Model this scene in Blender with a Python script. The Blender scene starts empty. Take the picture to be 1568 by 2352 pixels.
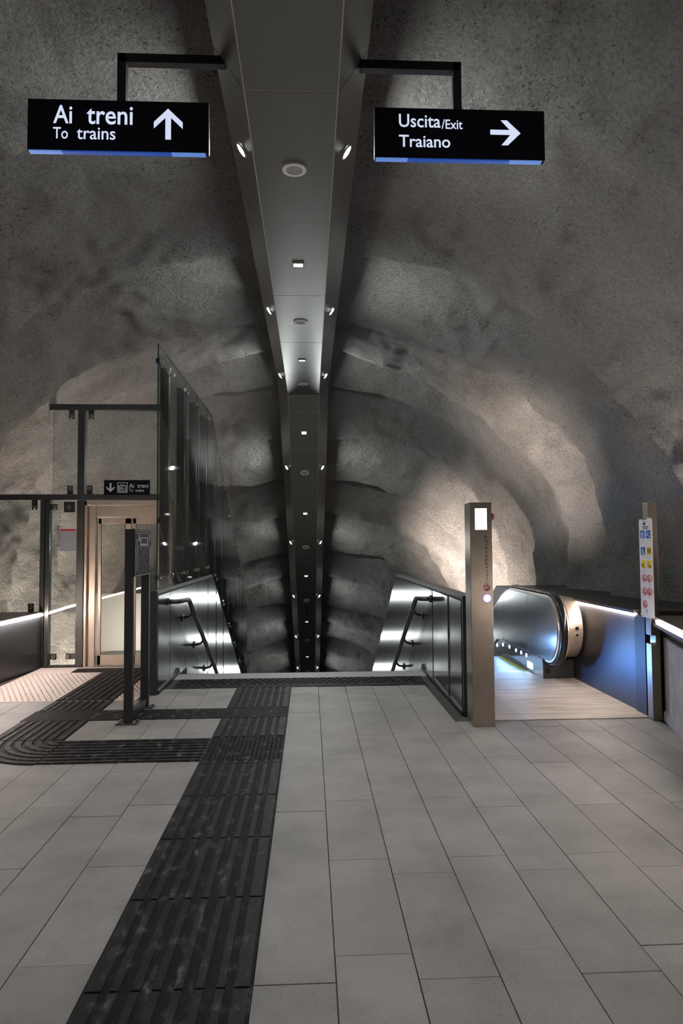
import bpy, bmesh, math, random
import numpy as np
from mathutils import Vector, Matrix

# ------------------------------------------------------------------ camera, world, exposure
SC = bpy.context.scene
COL = SC.collection
random.seed(7)
rng = np.random.default_rng(11)

cam_d = bpy.data.cameras.new('camera')
cam_d.sensor_fit = 'VERTICAL'
cam_d.sensor_height = 36.0
cam_d.lens = 24.0
cam_d.clip_end = 200
cam = bpy.data.objects.new('camera', cam_d)
COL.objects.link(cam)
cam.matrix_world = Matrix(((0.99889197, 0.0042364, -0.046871, 0.0),
                           (-0.04660903, -0.04880506, -0.99772023, 0.0),
                           (-0.00651428, 0.99879934, -0.04855352, 1.65),
                           (0, 0, 0, 1)))
SC.camera = cam
wd = bpy.data.worlds.new('world')
wd.use_nodes = True
wd.node_tree.nodes['Background'].inputs[0].default_value = (0.9, 0.95, 1.0, 1)
wd.node_tree.nodes['Background'].inputs[1].default_value = 0.01
SC.world = wd
SC.view_settings.view_transform = 'Standard'
SC.view_settings.look = 'None'
SC.view_settings.gamma = 1
SC.view_settings.use_curve_mapping = False
SC.view_settings.exposure = 0.0
SC.cycles.use_denoising = True
SC.cycles.max_bounces = 8
SC.cycles.transparent_max_bounces = 24
SC.cycles.sample_clamp_indirect = 4.0

# light levels (tune here)
P_DOWN = 24.0        # downlights on the duct flanks
P_DOWN_BACK = 8.0   # same fittings behind the viewer
P_SOFFIT = 9.0      # square downlights in the flat soffit
P_FLOOD_R = 150.0     # warm floodlights behind the right stair wall
P_FLOOD_R2 = 560.0
P_FLOOD_L = 430.0    # warm floodlight strip behind the lift screen
P_FLOOD_D = 48.0     # floodlight on the right deck
P_FLOOD_H = 70.0    # floodlight on the left ledge beside the viewer
P_CABIN_FILL = 34.0  # added fill for the lift cabin's rear panel
E_LED = 75.0         # parapet LED strips
P_COMB = 11.0
P_SKIRT = 20.0
COOL = (0.92, 0.98, 0.97)
WARM = (1.0, 0.84, 0.72)

# ------------------------------------------------------------------ geometry constants
CXS, HW, HWO, SPH = -0.10, 0.285, 0.47, 0.25     # duct centre, half widths, flank height
ZS, YK = 4.40, 12.40                              # duct soffit height, start of slope
ANG = math.radians(28.0)
TAN, COS, SIN = math.tan(ANG), math.cos(ANG), math.sin(ANG)
XL, XR = -1.70, 1.48                              # stair wall faces
YE = 8.97                                         # top stair edge

# ------------------------------------------------------------------ helpers
class MB:
    def __init__(s):
        s.bm = bmesh.new()
    def quad(s, pts, mi=0):
        f = s.bm.faces.new([s.bm.verts.new(p) for p in pts]); f.material_index = mi; return f
    def box(s, x0, x1, y0, y1, z0, z1, bev=0.0, mi=0, M=None):
        vs = []
        for z in (z0, z1):
            for x, y in ((x0, y0), (x1, y0), (x1, y1), (x0, y1)):
                vs.append(s.bm.verts.new((x, y, z)))
        fs = [s.bm.faces.new([vs[i] for i in q]) for q in
              ((3, 2, 1, 0), (4, 5, 6, 7), (0, 1, 5, 4), (1, 2, 6, 5), (2, 3, 7, 6), (3, 0, 4, 7))]
        for f in fs: f.material_index = mi
        if M is not None:
            bmesh.ops.transform(s.bm, matrix=M, verts=vs)
        if bev > 0:
            es = list({e for f in fs for e in f.edges})
            bmesh.ops.bevel(s.bm, geom=es, offset=bev, segments=2, affect='EDGES', profile=0.5, material=mi)
        return s
    def prism(s, poly, axis, a, b, mi=0, M=None):
        """poly = list of 2D points; extruded along axis (0,1,2) from a to b"""
        def mk(p, v):
            if axis == 0: return (v, p[0], p[1])
            if axis == 1: return (p[0], v, p[1])
            return (p[0], p[1], v)
        A = [s.bm.verts.new(mk(p, a)) for p in poly]
        B = [s.bm.verts.new(mk(p, b)) for p in poly]
        n = len(poly)
        fs = [s.bm.faces.new(A), s.bm.faces.new(B[::-1])]
        for i in range(n):
            j = (i + 1) % n
            fs.append(s.bm.faces.new((A[i], B[i], B[j], A[j])))
        for f in fs: f.material_index = mi
        bmesh.ops.recalc_face_normals(s.bm, faces=fs)
        if M is not None:
            bmesh.ops.transform(s.bm, matrix=M, verts=A + B)
        return s
    def loft(s, rings, closed=True, caps=True, smooth=True, mi=0):
        R = [[s.bm.verts.new(p) for p in r] for r in rings]
        fs = []
        n = len(rings[0])
        for a, b in zip(R, R[1:]):
            for i in range(n if closed else n - 1):
                j = (i + 1) % n
                f = s.bm.faces.new((a[i], a[j], b[j], b[i])); f.smooth = smooth; fs.append(f)
        if caps and closed:
            fs.append(s.bm.faces.new(R[0][::-1])); fs.append(s.bm.faces.new(R[-1]))
        for f in fs: f.material_index = mi
        bmesh.ops.recalc_face_normals(s.bm, faces=fs)
        return s
    def tube(s, path, r, n=14, rz=None, mi=0):
        """round (or flattened: rz) tube along a polyline"""
        P = [Vector(p) for p in path]
        rings = []
        prev = None
        for i, p in enumerate(P):
            if i == 0: t = P[1] - P[0]
            elif i == len(P) - 1: t = P[-1] - P[-2]
            else: t = (P[i + 1] - p).normalized() + (p - P[i - 1]).normalized()
            t.normalize()
            if prev is None:
                ref = Vector((1, 0, 0)) if abs(t.x) < 0.9 else Vector((0, 0, 1))
            else: ref = prev
            u = (ref - t * ref.dot(t)).normalized()
            v = t.cross(u)
            prev = u
            rr = rz if rz else r
            rings.append([p + u * (r * math.cos(2 * math.pi * k / n)) + v * (rr * math.sin(2 * math.pi * k / n)) for k in range(n)])
        return s.loft(rings, mi=mi)
    def cyl(s, p0, p1, r, n=20, r1=None, mi=0):
        a, b = Vector(p0), Vector(p1)
        t = (b - a).normalized()
        ref = Vector((0, 0, 1)) if abs(t.z) < 0.9 else Vector((1, 0, 0))
        u = t.cross(ref).normalized(); v = t.cross(u)
        r1 = r if r1 is None else r1
        rings = [[p + u * (q * math.cos(2 * math.pi * k / n)) + v * (q * math.sin(2 * math.pi * k / n)) for k in range(n)]
                 for p, q in ((a, r), (b, r1))]
        return s.loft(rings, mi=mi)
    def ring(s, c, axis, r0, r1, d, n=28, mi=0):
        """flat annulus of depth d along +axis"""
        def mk(ang, r, h):
            a, b = r * math.cos(ang), r * math.sin(ang)
            o = [0, 0, 0]; o[axis] = h
            k = [i for i in range(3) if i != axis]
            o[k[0]] = a; o[k[1]] = b
            return (c[0] + o[0], c[1] + o[1], c[2] + o[2])
        prof = [(r0, 0), (r1, 0), (r1, d), (r0, d)]
        R = [[s.bm.verts.new(mk(2 * math.pi * i / n, r, h)) for r, h in prof] for i in range(n)]
        fs = []
        for i in range(n):
            a, b = R[i], R[(i + 1) % n]
            for k in range(4):
                fs.append(s.bm.faces.new((a[k], a[(k + 1) % 4], b[(k + 1) % 4], b[k])))
        for f in fs: f.material_index = mi
        bmesh.ops.recalc_face_normals(s.bm, faces=fs)
        return s
    def text(s, string, x0, x1, z0, z1, y, depth=0.002, bold=0.0, mi=0):
        """lettering facing -Y, fitted to a rectangle in the XZ plane"""
        cu = bpy.data.curves.new('lettering', 'FONT')
        cu.body = string; cu.size = 1.0; cu.offset = bold; cu.resolution_u = 4
        o = bpy.data.objects.new('lettering', cu)
        COL.objects.link(o)
        bpy.context.view_layer.update()
        me = bpy.data.meshes.new_from_object(o.evaluated_get(bpy.context.evaluated_depsgraph_get()))
        bpy.data.objects.remove(o); bpy.data.curves.remove(cu)
        co = np.array([v.co[:] for v in me.vertices])
        mn, mx = co.min(0), co.max(0)
        vs = []
        for c in co:
            vs.append(s.bm.verts.new((x0 + (c[0] - mn[0]) / max(mx[0] - mn[0], 1e-6) * (x1 - x0), y,
                                      z0 + (c[1] - mn[1]) / max(mx[1] - mn[1], 1e-6) * (z1 - z0))))
        for p in me.polygons:
            try:
                f = s.bm.faces.new([vs[i] for i in p.vertices]); f.material_index = mi
                f.normal_update()
                if f.normal.y > 0: f.normal_flip()
            except ValueError:
                pass
        bpy.data.meshes.remove(me)
        return s

def wloc(o):
    v = Vector((0, 0, 0))
    while o is not None:
        v += o.location; o = o.parent
    return v

def obj(name, mb, mat, parent=None, local=False, label=None):
    me = bpy.data.meshes.new(name)
    if parent is not None and not local:
        bmesh.ops.translate(mb.bm, vec=-wloc(parent), verts=mb.bm.verts)
    mb.bm.to_mesh(me); mb.bm.free()
    for m in (mat if isinstance(mat, (list, tuple)) else [mat]): me.materials.append(m)
    o = bpy.data.objects.new(name, me)
    COL.objects.link(o)
    if parent is not None: o.parent = parent
    if label: o['label'] = label
    return o

def thing(name, label, cat, loc=(0, 0, 0), rot=None, group=None):
    o = bpy.data.objects.new(name, None)
    o.empty_display_size = 0.1
    COL.objects.link(o)
    o.location = loc
    if rot is not None: o.rotation_euler = rot
    tag(o, label, cat, group)
    return o

def tag(o, label, cat, group=None):
    o['label'] = label; o['category'] = cat
    if group: o['group'] = group
    return o

def struct(name, mb, mat):
    o = obj(name, mb, mat); o['kind'] = 'structure'; return o

def copy_tree(o, parent=None):
    c = o.copy(); COL.objects.link(c)
    if parent is not None: c.parent = parent
    for ch in list(o.children): copy_tree(ch, c)
    return c

def lamp(name, kind, parent, loc, direction, power, color, **kw):
    d = bpy.data.lights.new(name, kind)
    d.energy = power; d.color = color
    for k, v in kw.items(): setattr(d, k, v)
    o = bpy.data.objects.new(name, d)
    COL.objects.link(o)
    o.rotation_euler = Vector(direction).to_track_quat('-Z', 'Y').to_euler()
    o.location = Vector(loc) - (wloc(parent) if parent is not None else Vector((0, 0, 0)))
    if parent is not None: o.parent = parent
    return o

# ------------------------------------------------------------------ materials
def mat(name, col, rough=0.5, metal=0.0, emit=None, es=0.0, spec=None):
    m = bpy.data.materials.new(name); m.use_nodes = True
    b = m.node_tree.nodes['Principled BSDF']
    b.inputs['Base Color'].default_value = (*col, 1)
    b.inputs['Roughness'].default_value = rough
    b.inputs['Metallic'].default_value = metal
    if spec is not None: b.inputs['Specular IOR Level'].default_value = spec
    if emit:
        b.inputs['Emission Color'].default_value = (*emit, 1)
        b.inputs['Emission Strength'].default_value = es
    return m

def N(m, t, **kw):
    n = m.node_tree.nodes.new(t)
    for k, v in kw.items(): setattr(n, k, v)
    return n

def L(m, a, b): m.node_tree.links.new(a, b)

def ramp(m, fac, stops):
    r = N(m, 'ShaderNodeValToRGB')
    while len(r.color_ramp.elements) < len(stops): r.color_ramp.elements.new(0.5)
    for e, (p, c) in zip(r.color_ramp.elements, stops):
        e.position = p; e.color = (*c, 1)
    L(m, fac, r.inputs[0]); return r

def noise(m, vec, scale, detail=4, rough=0.55, dist=0.0):
    n = N(m, 'ShaderNodeTexNoise')
    n.inputs['Scale'].default_value = scale; n.inputs['Detail'].default_value = detail
    n.inputs['Roughness'].default_value = rough; n.inputs['Distortion'].default_value = dist
    if vec is not None: L(m, vec, n.inputs['Vector'])
    return n

def mapping(m, scale=(1, 1, 1)):
    g = N(m, 'ShaderNodeNewGeometry')
    mp = N(m, 'ShaderNodeMapping'); mp.inputs['Scale'].default_value = scale
    L(m, g.outputs['Position'], mp.inputs['Vector'])
    return mp.outputs['Vector']

def bump(m, h, strength, dist, normal=None):
    b = N(m, 'ShaderNodeBump'); b.inputs['Strength'].default_value = strength; b.inputs['Distance'].default_value = dist
    L(m, h, b.inputs['Height'])
    if normal is not None: L(m, normal, b.inputs['Normal'])
    return b.outputs['Normal']

def rock_mat():
    m = mat('sprayed_concrete', (0.3, 0.28, 0.26), 0.92, spec=0.25)
    b = m.node_tree.nodes['Principled BSDF']
    v = mapping(m)
    big = noise(m, v, 0.55, 5, 0.6, 0.4)
    fine = noise(m, v, 27, 6, 0.74, 0.5)
    pit = noise(m, mapping(m, (1, 0.75, 1.25)), 46, 3, 0.6, 0.8)
    patch = noise(m, v, 0.9, 4, 0.6)
    c1 = ramp(m, big.outputs['Fac'], [(0.25, (0.27, 0.245, 0.225)), (0.5, (0.345, 0.33, 0.315)), (0.78, (0.43, 0.41, 0.39))])
    spk = ramp(m, fine.outputs['Fac'], [(0.32, (0.66, 0.655, 0.65)), (0.5, (0.92, 0.92, 0.92)), (0.66, (1.08, 1.08, 1.08))])
    mc = N(m, 'ShaderNodeMix', data_type='RGBA', blend_type='MULTIPLY'); mc.inputs['Factor'].default_value = 1.0
    L(m, c1.outputs[0], mc.inputs['A']); L(m, spk.outputs[0], mc.inputs['B'])
    # pits cluster in coarse patches
    pr = ramp(m, patch.outputs['Fac'], [(0.36, (0, 0, 0)), (0.66, (1, 1, 1))])
    sh = N(m, 'ShaderNodeMath', operation='MULTIPLY_ADD'); L(m, pr.outputs[0], sh.inputs[0]); sh.inputs[1].default_value = -0.12; L(m, pit.outputs['Fac'], sh.inputs[2])
    pits = ramp(m, sh.outputs[0], [(0.25, (0.34, 0.335, 0.33)), (0.34, (0.92, 0.92, 0.92)), (0.6, (1.0, 1.0, 1.0))])
    mx = N(m, 'ShaderNodeMix', data_type='RGBA', blend_type='MULTIPLY'); mx.inputs['Factor'].default_value = 1.0
    L(m, mc.outputs['Result'], mx.inputs['A']); L(m, pits.outputs[0], mx.inputs['B'])
    L(m, mx.outputs['Result'], b.inputs['Base Color'])
    # relief: lumps everywhere, rougher in the coarse patches, plus the pits
    k = N(m, 'ShaderNodeMath', operation='MULTIPLY_ADD'); L(m, pr.outputs[0], k.inputs[0]); k.inputs[1].default_value = 0.75; k.inputs[2].default_value = 0.4
    n1 = N(m, 'ShaderNodeMath', operation='MULTIPLY'); L(m, fine.outputs['Fac'], n1.inputs[0]); L(m, k.outputs[0], n1.inputs[1])
    n2 = N(m, 'ShaderNodeMath', operation='MULTIPLY_ADD'); L(m, pits.outputs[0], n2.inputs[0]); n2.inputs[1].default_value = 0.10; L(m, n1.outputs[0], n2.inputs[2])
    mid = noise(m, v, 8, 4, 0.6, 0.3)
    n3 = N(m, 'ShaderNodeMath', operation='MULTIPLY_ADD'); L(m, mid.outputs['Fac'], n3.inputs[0]); n3.inputs[1].default_value = 0.5; L(m, n2.outputs[0], n3.inputs[2])
    L(m, bump(m, n3.outputs[0], 1.0, 0.36), b.inputs['Normal'])
    return m

def tile_mat():
    m = mat('stone_tile', (0.3, 0.29, 0.28), 0.55, spec=0.35)
    b = m.node_tree.nodes['Principled BSDF']
    v = mapping(m)
    g = N(m, 'ShaderNodeNewGeometry')
    r1 = ramp(m, g.outputs['Random Per Island'], [(0, (0.262, 0.247, 0.237)), (0.5, (0.283, 0.268, 0.258)), (1, (0.308, 0.292, 0.282))])
    cl = noise(m, v, 2.2, 5, 0.6)
    r2 = ramp(m, cl.outputs['Fac'], [(0.28, (0.74, 0.74, 0.74)), (0.52, (1, 1, 1)), (0.75, (1.2, 1.19, 1.18))])
    sp = noise(m, v, 160, 3, 0.6)
    r3 = ramp(m, sp.outputs['Fac'], [(0.33, (0.55, 0.54, 0.53)), (0.43, (1, 1, 1)), (0.62, (1.0, 1.0, 1.0)), (0.72, (1.25, 1.24, 1.22))])
    m1 = N(m, 'ShaderNodeMix', data_type='RGBA', blend_type='MULTIPLY'); m1.inputs['Factor'].default_value = 1
    m2 = N(m, 'ShaderNodeMix', data_type='RGBA', blend_type='MULTIPLY'); m2.inputs['Factor'].default_value = 1
    L(m, r1.outputs[0], m1.inputs['A']); L(m, r2.outputs[0], m1.inputs['B'])
    L(m, m1.outputs['Result'], m2.inputs['A']); L(m, r3.outputs[0], m2.inputs['B'])
    L(m, m2.outputs['Result'], b.inputs['Base Color'])
    L(m, bump(m, sp.outputs['Fac'], 0.35, 0.003), b.inputs['Normal'])
    return m

def rubber_mat(name='black_rubber_paving', rough=0.0, spec=0.06, k=1.0):
    m = mat(name, (0.03, 0.03, 0.032), 0.6, spec=spec)
    b = m.node_tree.nodes['Principled BSDF']
    v = mapping(m, (1, 0.45, 1))
    n = noise(m, v, 17, 4, 0.6, 0.2)
    r = ramp(m, n.outputs['Fac'], [(0.3, (0.010, 0.010, 0.011)), (0.52, (0.018, 0.018, 0.0195)), (0.61, (0.04, 0.04, 0.04)), (0.73, (0.13, 0.128, 0.125))])
    L(m, r.outputs[0], b.inputs['Base Color'])
    rr = ramp(m, n.outputs['Fac'], [(0.35, (0.55 - rough,) * 3), (0.7, (0.75 - rough,) * 3)])
    L(m, rr.outputs[0], b.inputs['Roughness'])
    n2 = noise(m, v, 60, 4)
    L(m, bump(m, n2.outputs['Fac'], 0.3, 0.004), b.inputs['Normal'])
    return m

def brushed(name, col, rough, scale=(4, 4, 260), bs=0.12, metal=1.0, var=1.0):
    m = mat(name, col, rough, metal)
    b = m.node_tree.nodes['Principled BSDF']
    v = mapping(m, scale)
    n = noise(m, v, 1.0, 3, 0.6)
    v2 = mapping(m)
    n2 = noise(m, v2, 3.0, 4, 0.6)
    r = ramp(m, n2.outputs['Fac'], [(0.3, tuple(c * (1 - 0.14 * var) for c in col)), (0.7, tuple(min(1, c * (1 + 0.12 * var)) for c in col))])
    L(m, r.outputs[0], b.inputs['Base Color'])
    if bs > 0: L(m, bump(m, n.outputs['Fac'], bs, 0.002), b.inputs['Normal'])
    return m

def glass_mat(name, tint=(0.93, 0.96, 0.95), f0=0.10, milk=0.0):
    m = bpy.data.materials.new(name); m.use_nodes = True
    nt = m.node_tree; nt.nodes.clear()
    out = N(m, 'ShaderNodeOutputMaterial')
    tr = N(m, 'ShaderNodeBsdfTransparent'); tr.inputs[0].default_value = (*tint, 1)
    gl = N(m, 'ShaderNodeBsdfGlossy'); gl.inputs['Roughness'].default_value = 0.012
    lw = N(m, 'ShaderNodeLayerWeight'); lw.inputs['Blend'].default_value = 0.5
    p = N(m, 'ShaderNodeMath', operation='POWER'); L(m, lw.outputs['Facing'], p.inputs[0]); p.inputs[1].default_value = 5
    a = N(m, 'ShaderNodeMath', operation='MULTIPLY_ADD'); L(m, p.outputs[0], a.inputs[0]); a.inputs[1].default_value = 1 - f0; a.inputs[2].default_value = f0
    mx = N(m, 'ShaderNodeMixShader'); L(m, a.outputs[0], mx.inputs[0])
    src = tr.outputs[0]
    if milk > 0:
        df = N(m, 'ShaderNodeBsdfDiffuse'); df.inputs[0].default_value = (0.75, 0.78, 0.78, 1)
        m0 = N(m, 'ShaderNodeMixShader'); m0.inputs[0].default_value = milk
        L(m, tr.outputs[0], m0.inputs[1]); L(m, df.outputs[0], m0.inputs[2]); src = m0.outputs[0]
    L(m, src, mx.inputs[1]); L(m, gl.outputs[0], mx.inputs[2]); L(m, mx.outputs[0], out.inputs[0])
    return m

def marble_mat():
    m = mat('travertine', (0.5, 0.43, 0.37), 0.5, spec=0.3)
    b = m.node_tree.nodes['Principled BSDF']
    v = mapping(m, (0.9, 7.5, 1))
    n = noise(m, v, 1.6, 7, 0.68, 0.5)
    r = ramp(m, n.outputs['Fac'], [(0.25, (0.20, 0.15, 0.12)), (0.4, (0.42, 0.35, 0.29)), (0.55, (0.55, 0.48, 0.42)), (0.8, (0.62, 0.57, 0.52))])
    L(m, r.outputs[0], b.inputs['Base Color'])
    return m

def concrete_mat():
    m = mat('cast_concrete', (0.36, 0.34, 0.32), 0.8)
    b = m.node_tree.nodes['Principled BSDF']
    v = mapping(m)
    n = noise(m, v, 5, 6, 0.65)
    r = ramp(m, n.outputs['Fac'], [(0.3, (0.28, 0.26, 0.245)), (0.7, (0.42, 0.40, 0.38))])
    L(m, r.outputs[0], b.inputs['Base Color'])
    L(m, bump(m, n.outputs['Fac'], 0.2, 0.01), b.inputs['Normal'])
    return m

ROCK = rock_mat(); TILE = tile_mat(); RUBBER = rubber_mat(); RIB = rubber_mat('worn_rubber_rib', 0.08, 0.12); MARBLE = marble_mat(); CONC = concrete_mat()
GROUT = mat('dark_grout', (0.05, 0.048, 0.045), 0.9)
STONE = mat('pale_nosing_stone', (0.33, 0.32, 0.31), 0.6)
DUCT = brushed('satin_grey_metal', (0.24, 0.234, 0.222), 0.31, (3, 3, 3), 0.0, 0.8, 0.3)
DUCTF = mat('pale_aluminium_edge', (0.60, 0.55, 0.50), 0.5, 0.2)
PANEL = brushed('brushed_wall_metal', (0.29, 0.31, 0.305), 0.19, (3, 3, 3), 0.0, 1.0, 0.4)
DARK = mat('dark_steel', (0.028, 0.028, 0.03), 0.42, 0.3)
DARKM = brushed('dark_grey_steel', (0.11, 0.108, 0.105), 0.40, (3, 3, 200), 0.0, 0.8)
BLACK = mat('black_paint', (0.012, 0.012, 0.014), 0.38)
STEEL = brushed('brushed_stainless', (0.31, 0.265, 0.225), 0.32, (3, 3, 3), 0.0, 0.85)
BRONZE = brushed('tan_stainless_portal', (0.80, 0.645, 0.52), 0.32, (3, 3, 3), 0.0, 0.7)
CHROME = mat('polished_steel', (0.75, 0.73, 0.70), 0.15, 1.0)
MIRROR = brushed('satin_balustrade_steel', (0.48, 0.51, 0.56), 0.16, (3, 3, 3), 0.0, 1.0, 0.5)
GLASS = glass_mat('clear_glass')
GLASSD = glass_mat('door_glass', (0.93, 0.93, 0.90), 0.04)
GEDGE = mat('green_glass_edge', (0.01, 0.055, 0.06), 0.15)
WHITE = mat('white_plastic', (0.72, 0.70, 0.68), 0.5)
GRILLE = mat('grey_grille', (0.32, 0.31, 0.30), 0.7)
HANDR = mat('black_handrail_rubber', (0.012, 0.012, 0.014), 0.22)
NAVY = mat('sign_navy_black', (0.004, 0.004, 0.010), 0.5, spec=0.15)
LETTER = mat('lit_lettering', (0.7, 0.75, 0.85), 0.5, emit=(0.70, 0.78, 1.0), es=0.82)
LETTERG = mat('grey_lettering', (0.55, 0.54, 0.55), 0.5)
BLUEGLOW = mat('blue_lit_acrylic', (0.02, 0.06, 0.25), 0.3, emit=(0.03, 0.12, 0.62), es=0.42)
BLUETIP = mat('pale_blue_lit_tip', (0.05, 0.12, 0.4), 0.3, emit=(0.20, 0.40, 1.0), es=0.5)
LENS = mat('downlight_lens', (1, 1, 1), 0.4, emit=(0.93, 1.0, 0.96), es=30.0)
ELENS = mat('emergency_light_lens', (0.9, 0.9, 0.9), 0.4, emit=(1.0, 0.97, 0.95), es=1.3)
LED = mat('warm_led_strip', (1, 1, 1), 0.4, emit=(1.0, 0.86, 0.78), es=E_LED)
SCREEN = mat('white_screen', (1, 1, 1), 0.3, emit=(0.93, 0.95, 1.0), es=1.6)
INDIC = mat('blue_white_indicator', (1, 1, 1), 0.3, emit=(0.78, 0.80, 1.0), es=2.5)
INDICH = mat('violet_indicator_rim', (0.2, 0.2, 0.9), 0.3, emit=(0.12, 0.10, 0.9), es=1.2)
ESPOT = mat('skirt_spot_lens', (1, 1, 1), 0.3, emit=(0.55, 0.80, 1.0), es=9.0)
RED = mat('signal_red', (0.32, 0.008, 0.014), 0.4)
REDB = mat('bright_sign_red', (0.62, 0.03, 0.03), 0.5)
SBLUE = mat('sign_blue', (0.01, 0.085, 0.36), 0.5)
SYEL = mat('sign_yellow', (0.75, 0.50, 0.02), 0.5)
SBLK = mat('sign_black', (0.01, 0.01, 0.01), 0.5)
SGREY = mat('sign_small_print_grey', (0.42, 0.42, 0.43), 0.6)
PLATE = mat('white_notice_plate', (0.62, 0.60, 0.60), 0.4)
ENGR = mat('engraved_dark', (0.02, 0.017, 0.015), 0.7, spec=0.1)
YELLOW = mat('step_edge_yellow', (0.45, 0.42, 0.01), 0.5)
TREAD = mat('ribbed_aluminium_tread', (0.42, 0.46, 0.52), 0.35, 0.6)
GUARDB = mat('dark_satin_parapet_metal', (0.055, 0.057, 0.066), 0.36, 0.55)
MATM = mat('pinkish_mat', (0.60, 0.51, 0.47), 0.8)
PALE = mat('pale_cabin_panel', (0.52, 0.50, 0.46), 0.55)
PAPER = mat('bluish_notice_paper', (0.34, 0.33, 0.38), 0.7)
BRAIL = mat('grey_relief', (0.30, 0.30, 0.31), 0.5)
BOARD = mat('dark_relief_board', (0.012, 0.012, 0.014), 0.6, spec=0.2)

# ------------------------------------------------------------------ vault of sprayed concrete
def vnoise(x, y, z, seed):
    r = np.random.default_rng(seed)
    T = r.random((32, 32, 32))
    xi, yi, zi = np.floor(x).astype(int), np.floor(y).astype(int), np.floor(z).astype(int)
    fx, fy, fz = x - xi, y - yi, z - zi
    fx, fy, fz = [t * t * (3 - 2 * t) for t in (fx, fy, fz)]
    def g(a, b, c): return T[(xi + a) % 32, (yi + b) % 32, (zi + c) % 32]
    c00 = g(0, 0, 0) * (1 - fx) + g(1, 0, 0) * fx; c10 = g(0, 1, 0) * (1 - fx) + g(1, 1, 0) * fx
    c01 = g(0, 0, 1) * (1 - fx) + g(1, 0, 1) * fx; c11 = g(0, 1, 1) * (1 - fx) + g(1, 1, 1) * fx
    return ((c00 * (1 - fy) + c10 * fy) * (1 - fz) + (c01 * (1 - fy) + c11 * fy) * fz) * 2 - 1

def vault():
    ys = np.concatenate([np.arange(-6, 4.5, 0.12), np.arange(4.5, 20, 0.045), np.arange(20, 33, 0.09)])
    th = np.linspace(0, math.pi, 330)
    nd = 70
    down = np.linspace(7.5, 0, nd, endpoint=False)
    nu = nd + len(th) + nd
    # profile: unit direction per column, and the drop of the vertical lower part
    ca = np.concatenate([np.ones(nd), np.cos(th), -np.ones(nd)])
    sa = np.concatenate([np.zeros(nd), np.sin(th), np.zeros(nd)])
    dz = np.concatenate([-down, np.zeros(len(th)), -down[::-1]])
    U, Y = np.meshgrid(np.arange(nu), ys)
    c, s, d = ca[U], sa[U], dz[U]
    flat = 4.97
    slope = 4.40 + 0.57 / COS - TAN * (Y - YK)
    k = 6.0
    zc = -np.log(np.exp(-k * (flat - 4)) + np.exp(-k * np.clip(slope - 4, -30, 30))) / k + 4
    zc = np.where(slope < -1, slope, zc)
    b = 4.12
    a = np.where(c < 0, 4.9, 4.15)
    # slightly squarer than an ellipse
    e = 0.93
    X = CXS + a * np.sign(c) * np.abs(c) ** e
    Z = zc - b + b * np.abs(s) ** e + d
    # stepped rings of the excavation: each cone narrows forward and then jumps out
    q = Y + 0.9 * np.clip(c, 0, 1) ** 2 + 0.45 * vnoise(X * 0.5, Y * 0.35, Z * 0.5, 3) + 0.12 * vnoise(X * 1.7, Y * 0.8, Z * 1.7, 5)
    edges = np.array([-4.0, -1.0, 2.0, 5.1, 7.75, 9.9, 11.3, 12.9] + [12.9 + 1.52 * i for i in range(1, 16)])
    idx = np.clip(np.searchsorted(edges, q) - 1, 0, len(edges) - 2)
    e0, e1 = edges[idx], edges[idx + 1]
    t = np.clip((q - e0) / (e1 - e0), 0, 1)
    w = 0.06
    saw = np.where(t < 1 - w, 0.5 - t / (1 - w), -0.5 + (t - (1 - w)) / w)
    saw = np.where(t < 1 - w, 0.5 - (t / (1 - w)) ** 1.5, saw)
    side = np.clip(1.25 - np.abs(s), 0.35, 1)
    amp = (0.46 + 0.06 * np.clip((q - 12) / 4, 0, 1)) * (0.55 + 0.75 * np.abs(vnoise(X * 0.4, Y * 0.4, Z * 0.4, 8)))
    off = amp * saw * (0.45 + 0.75 * side)
    off += 0.10 * vnoise(X * 0.55, Y * 0.55, Z * 0.55, 1) + 0.055 * vnoise(X * 1.4, Y * 1.4, Z * 1.4, 2)
    off += 0.034 * vnoise(X * 3.7, Y * 3.7, Z * 3.7, 4) + 0.020 * vnoise(X * 8.5, Y * 8.5, Z * 8.5, 6)
    crown = np.clip((np.abs(X - CXS) - 0.5) / 0.8, 0, 1)
    off = np.where(off < -0.03, off * (0.15 + 0.85 * crown), off)
    X2 = X + c * off
    Z2 = Z + s * off
    V = np.stack([X2, Y, Z2], -1).reshape(-1, 3)
    ny = len(ys)
    i = np.arange(ny - 1)[:, None] * nu + np.arange(nu - 1)[None, :]
    F = np.stack([i, i + 1, i + nu + 1, i + nu], -1).reshape(-1, 4)
    me = bpy.data.meshes.new('ceiling')
    me.vertices.add(len(V)); me.vertices.foreach_set('co', V.ravel())
    me.loops.add(F.size); me.loops.foreach_set('vertex_index', F.ravel())
    me.polygons.add(len(F)); me.polygons.foreach_set('loop_start', np.arange(0, F.size, 4)); me.polygons.foreach_set('loop_total', np.full(len(F), 4))
    me.polygons.foreach_set('use_smooth', np.ones(len(F), bool))
    me.update(); me.validate()
    me.materials.append(ROCK)
    o = bpy.data.objects.new('ceiling', me); COL.objects.link(o)
    o['kind'] = 'structure'
    return o
vault()

b = MB(); b.box(-5.6, 4.9, -6.25, -6.0, -0.3, 5.6)
struct('wall_back', b, CONC)

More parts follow.
